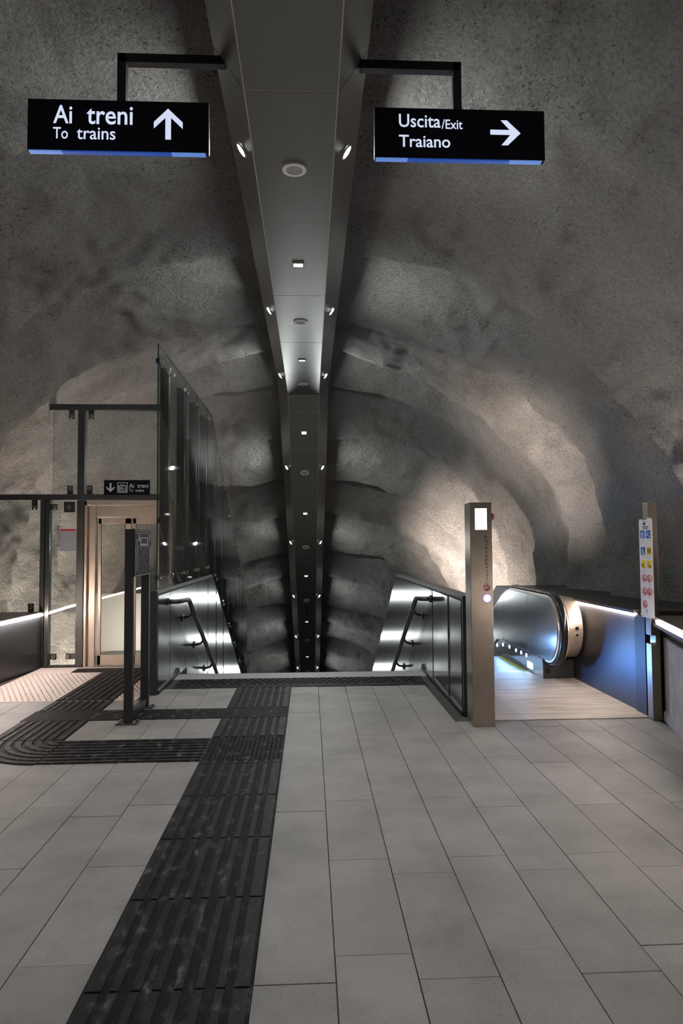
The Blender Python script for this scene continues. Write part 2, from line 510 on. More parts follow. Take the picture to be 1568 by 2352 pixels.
# ------------------------------------------------------------------ floor of stone tiles
b = MB()
b.box(-5.3, 4.6, -6, 6.42, -0.3, -0.012, mi=1)
b.box(XL - 0.0, XR + 0.1, 6.42, 8.60, -0.3, -0.012, mi=1)
b.box(-3.9, XL, 6.42, 9.62, -0.3, -0.012, mi=1)
b.box(XR + 0.1, 3.3, 6.42, 8.2, -0.3, -0.012, mi=1)
TW, TL = 0.314, 0.8365
for k in range(-12, 11):
    x0 = -0.220 + TW * k; x1 = x0 + TW
    if x1 < -3.74 or x0 > 3.28: continue
    xm = (x0 + x1) / 2
    ymax = 8.07 if XL < xm < XR - 0.03 else (7.51 if xm < XL else 6.40)
    off = 2.66 if k % 2 == 0 else 2.828
    for j in range(-8, 9):
        y0 = off + TL * (j - 1); y1 = y0 + TL
        y0c, y1c = max(y0, -2.5), min(y1, ymax)
        if y1c - y0c < 0.03: continue
        g = 0.0019 + random.random() * 0.0008
        h = random.uniform(-0.0012, 0.0012)
        b.box(max(x0, -3.74) + g, min(x1, 3.4) - g, y0c + g * 0.6, y1c - g * 0.6, -0.03, h, bev=0.0015)
struct('floor', b, [TILE, GROUT])

# stone border strip beside the right stair wall and the pale nosing of the top step, then the flight
b = MB()
b.box(XL, XR, 8.62, YE, -0.20, 0.004, bev=0.008)
for i in range(1, 44):
    b.box(XL, XR, YE + 0.316 * (i - 1), YE + 0.316 * i + 0.03, -0.168 * i - 0.2, -0.168 * i, bev=0.006)
st = struct('staircase', b, STONE)

# dimpled mat in front of the lift
b = MB()
b.box(-3.665, -1.87, 7.52, 9.58, -0.03, 0.004)
xs = np.arange(-3.64, -1.91, 0.062)
for j, y in enumerate(np.arange(7.56, 9.16, 0.062)):
    for x in xs:
        xx = x + (0.031 if j % 2 else 0)
        if -2.76 < xx < -2.10: continue
        r = 0.017
        pts = [(xx + r * math.cos(a), y + r * math.sin(a)) for a in (0.4, 1.97, 3.54, 5.11)]
        A = [b.bm.verts.new((p[0], p[1], 0.004)) for p in pts]
        B = [b.bm.verts.new((xx + (p[0] - xx) * 0.55, y + (p[1] - y) * 0.55, 0.012)) for p in pts]
        b.bm.faces.new(B)
        for q in range(4): b.bm.faces.new((A[q], A[(q + 1) % 4], B[(q + 1) % 4], B[q]))
tag(obj('studded_mat', b, MATM), 'pale pinkish studded floor covering in front of the lift doors', 'floor mat')

# ------------------------------------------------------------------ tactile paving
SX0, SX1 = -0.848, -0.220
def ribs_y(b, x0, x1, y0, y1, n, module=0.645, start=None):
    """ribs running along Y"""
    b.box(x0, x1, y0, y1, -0.01, 0.003)
    w = (x1 - x0)
    ycuts = [y0]
    s = start if start is not None else y0
    while s < y1 - 0.02:
        if s > y0 + 0.02: ycuts.append(s)
        s += module
    ycuts.append(y1)
    for ya, yb in zip(ycuts, ycuts[1:]):
        for i in range(n):
            xc = x0 + w * (i + 0.5) / n
            hw = w / n * 0.21
            if i in (0, n - 1): hw = w / n * 0.38
            b.box(xc - hw, xc + hw, ya + 0.006, yb - 0.006, 0.002, 0.0085, bev=0.002, mi=1)
    return b
def ribs_x(b, x0, x1, y0, y1, n):
    b.box(x0, x1, y0, y1, -0.01, 0.003)
    w = y1 - y0
    for i in range(n):
        yc = y0 + w * (i + 0.5) / n
        b.box(x0 + 0.004, x1 - 0.004, yc - w / n * 0.27, yc + w / n * 0.27, 0.002, 0.0085, bev=0.002, mi=1)
    return b
TP = 'tactile paving'
b = ribs_y(MB(), SX0, SX1, 1.3, 5.36, 8, 0.66, 1.32)
tag(obj('tactile_guide_strip', b, [RUBBER, RIB]), 'long black ribbed tactile strip running from the foreground towards the stairs', TP)
b = MB(); b.box(SX0, SX1, 5.365, 6.015, -0.01, 0.004)
for i in range(17):
    for j in range(17):
        x, y = SX0 + 0.03 + i * 0.0355, 5.395 + j * 0.037
        b.cyl((x, y, 0.003), (x, y, 0.0075), 0.011, 6, 0.007)
tag(obj('tactile_junction_pad', b, RUBBER), 'black studded square pad where the two tactile strips meet', TP)
b = ribs_y(MB(), SX0, SX1, 6.02, 6.67, 8)
tag(obj('tactile_guide_strip', b, [RUBBER, RIB]), 'short ribbed black tactile piece between the studded pad and the plain cross band', TP)
b = ribs_y(MB(), SX0, SX1, 7.07, 8.06, 8, 0.66)
tag(obj('tactile_guide_strip', b, [RUBBER, RIB]), 'ribbed black tactile piece just before the warning band at the stair head', TP)
b = MB(); b.box(-2.74, SX1, 6.675, 7.065, -0.01, 0.0065, bev=0.002)
tag(obj('tactile_plain_band', b, RUBBER), 'plain smooth black band crossing the floor under the map stand', TP)
b = ribs_x(MB(), -2.08, SX0 - 0.004, 5.365, 6.0, 8)
tag(obj('tactile_guide_strip', b, [RUBBER, RIB]), 'black ribbed tactile strip running crosswise left of the studded pad', TP)
# quarter-turn corner piece
b = MB()
cx, cy = -2.085, 6.0
def arc(r, n=20): return [(cx + r * math.cos(a), cy + r * math.sin(a)) for a in np.linspace(math.pi, 1.5 * math.pi, n)]
b.prism([(cx, cy)] + arc(0.64), 2, -0.01, 0.003)
for i in range(8):
    r0, r1 = 0.64 * (i + 0.5 - 0.27) / 8, 0.64 * (i + 0.5 + 0.27) / 8
    A, B = arc(r0), arc(r1)
    for k in range(len(A) - 1):
        b.prism([A[k], B[k], B[k + 1], A[k + 1]], 2, 0.002, 0.0085, mi=1)
tag(obj('tactile_corner', b, [RUBBER, RIB]), 'curved black ribbed tactile corner at the left edge of the picture', TP)
b = ribs_y(MB(), -2.725, -2.10, 6.02, 6.67, 8)
tag(obj('tactile_guide_strip', b, [RUBBER, RIB]), 'short ribbed black tactile piece between curved corner and plain cross band', TP)
b = ribs_y(MB(), -2.725, -2.10, 7.07, 7.51, 8)
b2 = ribs_y(MB(), -2.725, -2.10, 7.525, 9.18, 8, 0.66)
for v in b2.bm.verts: v.co.z = max(v.co.z, -0.0005) + 0.005
tag(obj('tactile_guide_strip', b, [RUBBER, RIB]), 'ribbed black tactile piece between plain cross band and the studded mat', TP)
tag(obj('tactile_guide_strip', b2, [RUBBER, RIB]), 'ribbed black tactile strip laid across the studded mat to the lift', TP)
b = MB(); b.box(-3.13, -1.89, 9.19, 9.47, 0.0042, 0.010, bev=0.001)
tag(obj('tactile_plain_band', b, RUBBER), 'plain black band directly before the lift doors', TP)
b = MB(); b.box(XL + 0.10, XR - 0.10, 8.075, 8.61, -0.01, 0.004)
for i in range(34):
    for j in range(4):
        x = XL + 0.16 + i * 0.087 + (0.043 if j % 2 else 0); y = 8.30 + j * 0.085
        if x > XR - 0.15: continue
        b.box(x - 0.024, x + 0.024, y - 0.016, y + 0.016, 0.003, 0.011, bev=0.003)
tag(obj('tactile_warning_band', b, RUBBER), 'studded black warning band across the head of the stairs', TP)

# ------------------------------------------------------------------ ceiling duct
duct = thing('ceiling_duct', 'long grey metal-clad duct along the vault crown, sloping down over the stairs', 'ceiling duct', (CXS, YK, ZS))
def sp(y=None, t=None):
    """frame on the duct axis: origin, along, up"""
    if t is None: return Vector((CXS, y, ZS)), Vector((0, 1, 0)), Vector((0, 0, 1))
    return Vector((CXS, YK + COS * t, ZS - SIN * t)), Vector((0, COS, -SIN)), Vector((0, SIN, COS))
def spine_piece(b, f0, f1, prof, g=0.0045):
    o0, a0, u0 = f0; o1, a1, u1 = f1
    A = [b.bm.verts.new(o0 + a0 * g + Vector((x, 0, 0)) + u0 * h) for x, h in prof]
    B = [b.bm.verts.new(o1 - a1 * g + Vector((x, 0, 0)) + u1 * h) for x, h in prof]
    n = len(prof)
    fs = [b.bm.faces.new(A), b.bm.faces.new(B[::-1])]
    for i in range(n): fs.append(b.bm.faces.new((A[i], B[i], B[(i + 1) % n], A[(i + 1) % n])))
    bmesh.ops.recalc_face_normals(b.bm, faces=fs)
# mitred frame at the bend
ub = Vector((0, SIN, 1 + COS)).normalized() / math.cos(ANG / 2)
bend = (Vector((CXS, YK, ZS)), Vector((0, math.cos(ANG / 2), -math.sin(ANG / 2))), ub)
seq = [sp(y=v) for v in (-6.25, -4.53, -2.82, -1.11, 0.60, 2.31, 4.02, 5.70, 7.41, 9.15, 10.88)] + [bend] + \
      [sp(t=v) for v in [0.5] + [1.675 + 1.71 * i for i in range(14)]]
core = MB()
for f0, f1 in zip(seq, seq[1:]):
    spine_piece(core, f0, f1, [(-HW, 0.003), (HW, 0.003), (HW + 0.0016, 0.0058), (HWO - 0.0024, SPH + 0.0215), (HWO - 0.06, SPH + 0.08), (-HWO + 0.06, SPH + 0.08), (-HWO + 0.0024, SPH + 0.0215), (-HW - 0.0016, 0.0058)], g=0)
obj('frame', core, DUCTF, duct, label='pale aluminium frame showing in the panel joints')
nx, nh = SPH / math.hypot(SPH, HWO - HW), (HWO - HW) / math.hypot(SPH, HWO - HW)   # flank normal (out, down)
for f0, f1 in zip(seq, seq[1:]):
    m = MB(); spine_piece(m, f0, f1, [(-HW + 0.004, 0), (HW - 0.004, 0), (HW - 0.004, 0.012), (-HW + 0.004, 0.012)])
    obj('soffit_panel', m, DUCT, duct)
    for sgn in (-1, 1):
        m = MB()
        p = [(sgn * (HW + 0.004), 0.004), (sgn * HWO, SPH + 0.02)]
        p += [(sgn * (HWO - 0.012), SPH + 0.028), (sgn * (HW - 0.010), 0.012)]
        spine_piece(m, f0, f1, p)
        obj('flank_panel', m, DUCT, duct)

# downlights
def make_downlight():
    t = thing('downlight', '', 'downlight', (0, 0, 0))
    m = MB(); m.ring((0, 0, -0.004), 2, 0.046, 0.058, 0.010)
    obj('trim_ring', m, DUCTF, t, local=True)
    m = MB(); m.loft([[(q * math.cos(2 * math.pi * k / 24), q * math.sin(2 * math.pi * k / 24), h) for k in range(24)] for q, h in ((0.046, 0.0), (0.045, 0.004), (0.036, 0.008), (0.020, 0.011), (0.004, 0.012))])
    obj('lamp_lens', m, LENS, t, local=True)
    return t
dl_proto = make_downlight()
spot_d = bpy.data.lights.new('downlight_beam', 'AREA'); spot_d.shape = 'DISK'; spot_d.size = 0.085
spot_d.energy = P_DOWN; spot_d.color = COOL
spot_b = spot_d.copy(); spot_b.energy = P_DOWN_BACK
spk_y = [-5.40, -1.98, 1.44, 4.87, 8.29, 11.51]
ORD = ['first', 'second', 'third', 'fourth', 'fifth', 'sixth', 'seventh', 'eighth', 'ninth', 'tenth', 'eleventh', 'twelfth']
frames = [sp(y=y) for y in spk_y] + [sp(t=2.53 + 3.42 * i) for i in range(6)]
first = True
for i, (o, a, u) in enumerate(frames):
    for sgn, side in ((-1, 'left'), (1, 'right')):
        n = Vector((sgn * nx, 0, 0)) - u * nh
        pos = o + Vector((sgn * (HW + HWO) / 2, 0, 0)) + u * (SPH * 0.5 + 0.01) + n * 0.006
        r = dl_proto if first else copy_tree(dl_proto)
        first = False
        z = n
        x = a
        y = z.cross(x)
        r.matrix_world = Matrix.Translation(pos) @ Matrix((x, y, z)).transposed().to_4x4()
        if i < 3: lab = 'round downlight on the %s flank of the duct, %s pair behind the viewer' % (side, ORD[2 - i])
        else: lab = 'bright round downlight on the %s duct flank, %s pair from the hanging signs' % (side, ORD[i - 3])
        r['label'] = lab; r['group'] = 'downlights on the duct flanks'
        sl = bpy.data.objects.new('downlight_beam', spot_b if i < 3 else spot_d)
        COL.objects.link(sl); sl.parent = r
        sl.location = (0, 0, 0.014); sl.rotation_euler = (math.pi, 0, 0)

# round loudspeakers and square emergency lights in the soffit
def make_speaker():
    t = thing('ceiling_loudspeaker', '', 'loudspeaker')
    m = MB(); m.ring((0, 0, -0.012), 2, 0.060, 0.088, 0.014, 36); obj('bezel', m, WHITE, t, local=True)
    m = MB(); m.cyl((0, 0, -0.008), (0, 0, 0.0), 0.061, 32); obj('grille', m, GRILLE, t, local=True)
    return t
def make_emerg():
    t = thing('emergency_light', '', 'emergency light')
    m = MB()
    m.box(-0.058, 0.058, -0.058, -0.046, -0.012, 0.002); m.box(-0.058, 0.058, 0.046, 0.058, -0.012, 0.002)
    m.box(-0.058, -0.046, -0.046, 0.046, -0.012, 0.002); m.box(0.046, 0.058, -0.046, 0.046, -0.012, 0.002)
    obj('bezel', m, GRILLE, t, local=True)
    m = MB(); m.box(-0.046, 0.046, -0.046, 0.046, -0.006, 0.0); obj('lens', m, ELENS, t, local=True)
    return t
sproto, eproto = make_speaker(), make_emerg()
def place_soffit(r, fr, lab, group):
    o, a, u = fr
    x = Vector((1, 0, 0))
    r.matrix_world = Matrix.Translation(o - u * 0.002) @ Matrix((x, a, x.cross(a))).transposed().to_4x4()
    r['label'] = lab; r['group'] = group
for i, fr in enumerate(frames[3:]):
    place_soffit(sproto if i == 0 else copy_tree(sproto), fr, 'round white ceiling loudspeaker in the duct soffit, %s from the hanging signs' % ORD[i], 'loudspeakers along the duct')
em = [sp(y=6.57), sp(y=10.03), sp(t=1.12)] + [sp(t=4.24 + 3.42 * i) for i in range(5)]
for i, fr in enumerate(em):
    place_soffit(eproto if i == 0 else copy_tree(eproto), fr, 'square lit lamp in the duct soffit, %s beyond the hanging signs' % ORD[i], 'emergency lights along the duct')
for i, y in enumerate((-3.69, -0.27, 3.15)):
    place_soffit(copy_tree(eproto), sp(y=y), 'square lit lamp in the duct soffit, %s before the hanging signs' % ORD[2 - i], 'emergency lights along the duct')
for y in (-3.69, -0.27, 3.15, 6.57, 10.03):
    lamp('soffit_beam', 'AREA', duct, (CXS, y, ZS - 0.016), (0, 0, -1), P_SOFFIT, (1.0, 0.95, 0.91), shape='SQUARE', size=0.085, spread=math.radians(130))
# small dark camera under the sloping soffit
o, a, u = sp(t=10.05)
t = thing('security_camera', 'small black camera hanging under the sloping duct far down the stairs', 'camera', o)
m = MB(); m.cyl(o, o - u * 0.10, 0.02, 12); obj('stem', m, BLACK, t)
m = MB(); m.cyl(o - u * 0.13 - a * 0.10, o - u * 0.13 + a * 0.12, 0.04, 14); obj('housing', m, BLACK, t)

# ------------------------------------------------------------------ hanging signs
def hanging_sign(name, label, x0, x1, z0, z1, y, xa, xb, build_face):
    t = thing(name, label, 'sign', ((x0 + x1) / 2, y, z0))
    D = 0.046
    m = MB(); m.box(x0, x1, y, y + D, z0 + 0.006, z1, bev=0.003); obj('sign_box', m, NAVY, t)
    m = MB()
    m.box(x0 + 0.008, x0 + 0.20, y + 0.003, y + 0.036, z0 - 0.002, z0 + 0.006, mi=1)
    m.box(x0 + 0.20, x1 - 0.22, y + 0.003, y + 0.036, z0 - 0.002, z0 + 0.006)
    m.box(x1 - 0.22, x1 - 0.02, y + 0.003, y + 0.036, z0 - 0.002, z0 + 0.006, mi=1)
    obj('light_strip', m, [BLUEGLOW, BLUETIP], t, label='blue glowing strip along the underside')
    m = MB()
    xe = x1 if abs(x1 - CXS) < abs(x0 - CXS) else x0
    m.box(xe - 0.0025, xe + 0.0025, y - 0.003, y + 0.010, z0 - 0.012, z1 - 0.01); obj('edge_profile', m, GRILLE, t)
    m = MB()
    s = 0.052
    m.box(xa - s / 2, xa + s / 2, y + 0.02, y + 0.02 + s, z1 - 0.004, 4.615, bev=0.002)
    m.box(min(xa, xb) - (s / 2 if xa < xb else 0), max(xa, xb) + (s / 2 if xa > xb else 0), y + 0.02, y + 0.02 + s, 4.56, 4.612 + 0.003, bev=0.002)
    obj('bracket', m, BLACK, t)
    build_face(t, y - 0.0015)
    return t
def face_left(t, y):
    m = MB(); m.text('Ai', -1.505, -1.395, 4.157, 4.268, y, bold=0.012); obj('lettering', m, LETTER, t, label='large white word Ai')
    m = MB(); m.text('treni', -1.310, -1.040, 4.155, 4.266, y, bold=0.012); obj('lettering', m, LETTER, t, label='large white word treni')
    m = MB(); m.text('To', -1.505, -1.418, 4.063, 4.133, y, bold=0.008); obj('lettering', m, LETTER, t, label='smaller white word To')
    m = MB(); m.text('trains', -1.367, -1.141, 4.062, 4.135, y, bold=0.008); obj('lettering', m, LETTER, t, label='smaller white word trains')
    P = [(772, 502), (840, 567), (840, 598), (786, 546), (786, 650), (760, 650), (760, 546), (707, 598), (707, 567)]
    m = MB(); m.prism([(-0.833 + (x - 772) / 2 * 0.00256, 4.261 - (z - 502) / 2 * 0.00256) for x, z in P], 1, y, y + 0.002)
    obj('arrow', m, LETTER, t, label='white arrow pointing up')
def face_right(t, y):
    m = MB(); m.text('Uscita', 0.552, 0.806, 4.180, 4.262, y, bold=0.010)
    obj('lettering', m, LETTER, t, label='white word Uscita')
    m = MB(); m.text('/Exit', 0.812, 0.941, 4.174, 4.234, y, bold=0.010)
    obj('lettering', m, LETTER, t, label='small white word Exit after a slash')
    m = MB(); m.text('Traiano', 0.551, 0.864, 4.056, 4.132, y, bold=0.012)
    obj('lettering', m, LETTER, t, label='white word Traiano')
    P = [(676, 598), (770, 598), (727, 551), (757, 551), (822, 613), (760, 673), (729, 673), (772, 622), (676, 622)]
    m = MB(); m.prism([(1.298 + (x - 822) / 2 * 0.00256, 4.157 - (z - 613) / 2 * 0.00256) for x, z in P], 1, y, y + 0.002)
    obj('arrow', m, LETTER, t, label='white arrow pointing right')
hanging_sign('hanging_sign', 'dark lit sign reading Ai treni, To trains with up arrow, left of the duct', -1.655, -0.592, 3.990, 4.305, 4.0, -1.115, -0.50, face_left)
hanging_sign('hanging_sign', 'dark lit sign reading Uscita Exit Traiano with right arrow, right of the duct', 0.403, 1.448, 3.985, 4.302, 4.0, 0.917, 0.32, face_right)

# ------------------------------------------------------------------ stair walls
def stair_wall(side, xface, ynear, joints, thick, label, kink, endlabel):
    s = 1 if side == 'right' else -1
    x0, x1 = xface, xface + s * thick
    t = thing('stair_balustrade', label, 'balustrade', (xface + s * thick / 2, ynear, 0))
    zt = 1.13
    def top(y): return zt if y <= kink else zt - TAN * (y - kink)
    def bot(y): return 0.0 if y <= YE else -TAN * (y - YE) - 0.25
    def seg(y0, y1, xa, xb, dz0=0.0, dz1=0.0):
        ys = sorted({y0, y1} | {v for v in (kink, YE) if y0 < v < y1})
        poly = [(y, bot(y) + dz0) for y in ys] + [(y, top(y) + dz1) for y in ys[::-1]]
        m = MB(); m.prism(poly, 0, min(xa, xb), max(xa, xb)); return m
    obj('core', seg(ynear + 0.06, joints[-1], x0 + s * 0.03, x1, 0, -0.02), DARK, t)
    for ya, yb in zip([ynear + 0.065] + joints, joints):
        m = seg(ya + 0.005, yb - 0.005, x0, x0 + s * 0.025, 0.005, -0.035)
        tilt = random.uniform(-0.012, 0.012); ym = (ya + yb) / 2
        for v in m.bm.verts: v.co.x += tilt * (v.co.y - ym)
        obj('cladding_panel', m, PANEL, t)
    m = MB()
    ys = [ynear + 0.02, kink, joints[-1]]
    poly = [(y, top(y) - 0.028) for y in ys] + [(y, top(y) + 0.022) for y in ys[::-1]]
    m.prism(poly, 0, min(x0 + s * 0.02, x1 + s * 0.02), max(x0 + s * 0.02, x1 + s * 0.02)); obj('cap_rail', m, DARKM, t)
    m = MB(); m.box(min(x0, x1), max(x0, x1), ynear, ynear + 0.055, 0.0, zt + 0.018, bev=0.003); obj('end_post', m, DARK, t, label=endlabel)
    m = MB(); poly = [(ynear + 0.05, 0.0), (YE + 0.06, 0.0), (YE + 0.12, -0.04), (YE + 0.02, 0.085), (YE - 0.10, 0.035), (ynear + 0.05, 0.035)]
    m.prism(poly, 0, min(x0 - s * 0.018, x0), max(x0 - s * 0.018, x0)); obj('skirting', m, DARK, t)
    return t
stair_wall('right', XR, 6.60, [7.305, 8.275, 9.271, 10.27, 11.30, 12.33, 13.36, 14.39, 15.42, 16.45, 17.48, 18.51, 19.54], 0.10,
           'brushed metal panelled stair wall on the right, beside the steel out-of-service pillar', 11.78, 'dark steel end post')
stair_wall('left', XL, 7.74, [8.454, 9.50, 10.53, 11.56, 12.60, 13.63, 14.66, 15.69, 16.72, 17.75, 18.78, 19.81], 0.13,
           'brushed metal panelled stair wall on the left, under the tall glass screen', 12.2, 'dark steel end post')

def handrail(side, x, xw, pts, brk, label):
    t = thing('handrail', label, 'handrail', (x, pts[0][0], 0))
    s = 1 if side == 'right' else -1
    P = [(xw, pts[0][0], pts[0][1]), (xw - s * 0.05, pts[0][0], pts[0][1]), (x + s * 0.018, pts[0][0] + 0.02, pts[0][1]), (x, pts[0][0] + 0.07, pts[0][1] - 0.002)]
    (y1, z1), (y2, z2) = pts[1], pts[2]
    P += [(x, y1 - 0.07, z1 + 0.012), (x, y1 - 0.02, z1 + 0.005), (x, y1 + 0.03, z1 - 0.016)]
    n = 8
    d = ((y2 - y1), (z2 - z1))
    P += [(x, y1 + d[0] * k / n, z1 + d[1] * k / n) for k in range(1, n + 1)]
    m = MB(); m.tube(P, 0.029, 16); obj('rail', m, DARKM, t)
    m = MB(); m.cyl((xw, pts[0][0], pts[0][1]), (xw - s * 0.012, pts[0][0], pts[0][1]), 0.045, 24); obj('wall_flange', m, DARKM, t)
    for y in brk:
        z = z1 + (y - y1) * d[1] / d[0]
        m = MB()
        m.tube([(x, y, z - 0.015), (x + s * 0.005, y, z - 0.065), (x + s * 0.04, y, z - 0.10), (xw - s * 0.012, y, z - 0.115)], 0.017, 10)
        m.cyl((xw, y, z - 0.115), (xw - s * 0.014, y, z - 0.115), 0.05, 20)
        obj('bracket', m, DARKM, t)
    return t
handrail('right', 1.36, XR - 0.0005, [(8.37, 0.985), (8.75, 0.960), (18.6, -4.31)], [8.98, 9.92, 10.83, 11.8, 12.75, 13.7, 14.7], 'dark tubular handrail on the right stair wall')
handrail('left', -1.57, XL + 0.0005, [(8.33, 0.985), (9.02, 0.950), (18.9, -4.34)], [9.28, 10.2, 11.15, 12.1, 13.05, 14.0, 15.0], 'dark tubular handrail on the left stair wall')

# ------------------------------------------------------------------ tall glass screen along the stairs
gs = thing('glass_screen', 'tall frameless glass screen with steel button fittings above the left stair wall', 'glass screen', (XL - 0.05, 7.76, 1.14))
GX = XL - 0.012
def gtop(y): return 3.96 if y <= 12.0 else 3.96 - 0.58 * (y - 12.0)
def gbot(y): return 1.16 if y <= 12.2 else 1.16 - TAN * (y - 12.2)
pj = [7.765, 9.49, 10.49, 11.54, 12.58, 13.61, 14.64, 15.67, 16.70, 17.73, 18.76]
panes = []
for ya, yb in zip(pj, pj[1:]):
    ya2, yb2 = ya + 0.004, yb - 0.004
    ys = sorted({ya2, yb2} | {v for v in (12.0, 12.2) if ya2 < v < yb2})
    poly = [(y, gbot(y)) for y in ys] + [(y, gtop(y)) for y in ys[::-1]]
    m = MB(); m.prism(poly, 0, GX - 0.007, GX + 0.007)
    for f in m.bm.faces:
        f.normal_update()
        f.material_index = 0 if abs(f.normal.x) > 0.9 else 1
    panes.append(obj('pane', m, [GLASS, GEDGE], gs))
post_y = [8.50, 9.56, 10.55, 11.57, 12.60, 13.63, 14.70, 15.70, 16.72]
for i, y in enumerate(post_y):
    ztp = 3.86 if y < 12 else gtop(y) - (0.75 if y < 14 else 0.2)
    m = MB(); m.box(-1.84, -1.735, y - 0.03, y + 0.07, -3.5 if y > 9.7 else 0.0, ztp, bev=0.003)
    obj('post', m, DARKM, gs)
def fitting(y, z, pane):
    m = MB()
    m.cyl((GX + 0.007, y, z), (GX + 0.022, y, z), 0.026, 20, 0.022)
    m.cyl((GX - 0.007, y, z), (GX - 0.022, y, z), 0.026, 20, 0.022)
    m.cyl((GX - 0.022, y, z), (-1.75, y, z), 0.010, 10)
    obj('button_fitting', m, CHROME, pane)
def pane_of(y):
    for i, (a, c) in enumerate(zip(pj, pj[1:])):
        if a <= y < c: return panes[i]
    return panes[-1]
for y in (7.95, 8.37, 8.62, 9.41, 9.63, 10.41, 10.61, 11.46, 11.64):
    fitting(y, 3.81, pane_of(y)); fitting(y, 1.29, pane_of(y))
for y in (12.52, 12.68, 13.55, 13.70, 14.60, 14.76, 15.62, 15.80, 16.64, 16.80):
    fitting(y, gtop(y) - 0.17, pane_of(y)); fitting(y, gbot(y) + 0.13, pane_of(y))
m = MB()
for z in (3.81, 1.29):
    m.box(-1.775, -1.725, 7.93, 7.97, z - 0.03, z + 0.03, bev=0.004); m.cyl((-1.765, 7.97, z), (-1.78, 8.47, z), 0.008, 8)
obj('edge_clamp', m, DARK, gs)

# ------------------------------------------------------------------ lift entrance and its glazed screen
YL = 9.67
ls = thing('lift_screen', 'dark steel framed glass screen around and above the lift entrance', 'glass screen', (-3.2, YL, 0))
m = MB(); m.box(-3.218, -3.125, YL - 0.05, YL + 0.05, 0.0, 3.56, bev=0.003); obj('post', m, DARKM, ls)
m = MB(); m.box(-3.715, -3.662, YL - 0.05, YL + 0.05, 0.0, 2.30, bev=0.003); m.box(-3.655, -3.598, YL - 0.03, YL + 0.07, 0.0, 2.30, bev=0.003); obj('post', m, DARKM, ls)
m = MB(); m.box(-3.60, -1.96, YL - 0.05, YL + 0.05, 3.56, 3.645, bev=0.003)
P0, P1 = Vector((-3.58, YL, 3.60)), Vector((-3.98, 10.75, 3.60))
d = (P1 - P0).normalized(); sd = Vector((-d.y, d.x, 0)) * 0.05
vs = [P0 + sd, P0 - sd, P1 - sd, P1 + sd]
m.prism([(v.x, v.y) for v in vs], 2, 3.562, 3.643)
obj('top_beam', m, DARKM, ls)
m = MB(); m.box(-4.96, -1.96, YL - 0.052, YL + 0.05, 2.302, 2.382, bev=0.003); obj('middle_beam', m, DARKM, ls)
def gpane(x0, x1, z0, z1, y, par, material=None, e=0.006):
    m = MB(); m.box(x0, x1, y - e, y + e, z0, z1)
    for f in m.bm.faces:
        f.normal_update(); f.material_index = 0 if abs(f.normal.y) > 0.9 else 1
    return obj('pane', m, [material or GLASS, GEDGE], par)
pA = gpane(-3.115, -1.965, 2.39, 3.55, YL - 0.03, ls)
pB = gpane(-3.56, -3.225, 2.39, 3.55, YL - 0.03, ls)
pC = gpane(-4.94, -3.725, 0.76, 2.295, YL - 0.03, ls)
pD = gpane(-3.59, -3.225, 0.02, 2.295, YL - 0.03, ls)
def clamp(x, z, dx, dz, par, big=False):
    m = MB()
    w = 0.04 if not big else 0.075
    xa, xb = sorted((x + (0.035 if dx < 0 else -0.035), x + dx)) if dx else (x - w, x + w)
    za, zb = sorted((z + (0.04 if dz < 0 else -0.04), z + dz)) if dz else (z - w, z + w)
    m.box(xa, xb, YL - 0.022, YL - 0.006, za, zb, bev=0.004)
    cl = obj('clamp_plate', m, DARKM, par)
    m = MB(); m.cyl((x, YL - 0.022, z), (x, YL - 0.055, z), 0.032, 20, 0.026); obj('clamp_button', m, STEEL, par)
clamp(-3.32, 3.475, 0, 0.09, ls); clamp(-3.05, 3.475, 0, 0.09, ls)
clamp(-3.33, 2.465, 0, -0.09, ls); clamp(-3.06, 2.465, 0, -0.09, ls)
clamp(-3.81, 2.205, 0, 0.10, ls); clamp(-3.53, 2.205, -0.09, 0, ls)
clamp(-3.335, 2.205, 0, 0, ls, True)
clamp(-3.84, 0.835, 0, -0.11, ls); clamp(-3.52, 0.145, -0.09, 0, ls); clamp(-3.325, 0.145, 0.09, 0, ls)
m = MB(); m.box(-3.66, -3.15, YL - 0.04, YL + 0.06, -0.03, 0.02); obj('sill', m, DARKM, ls)

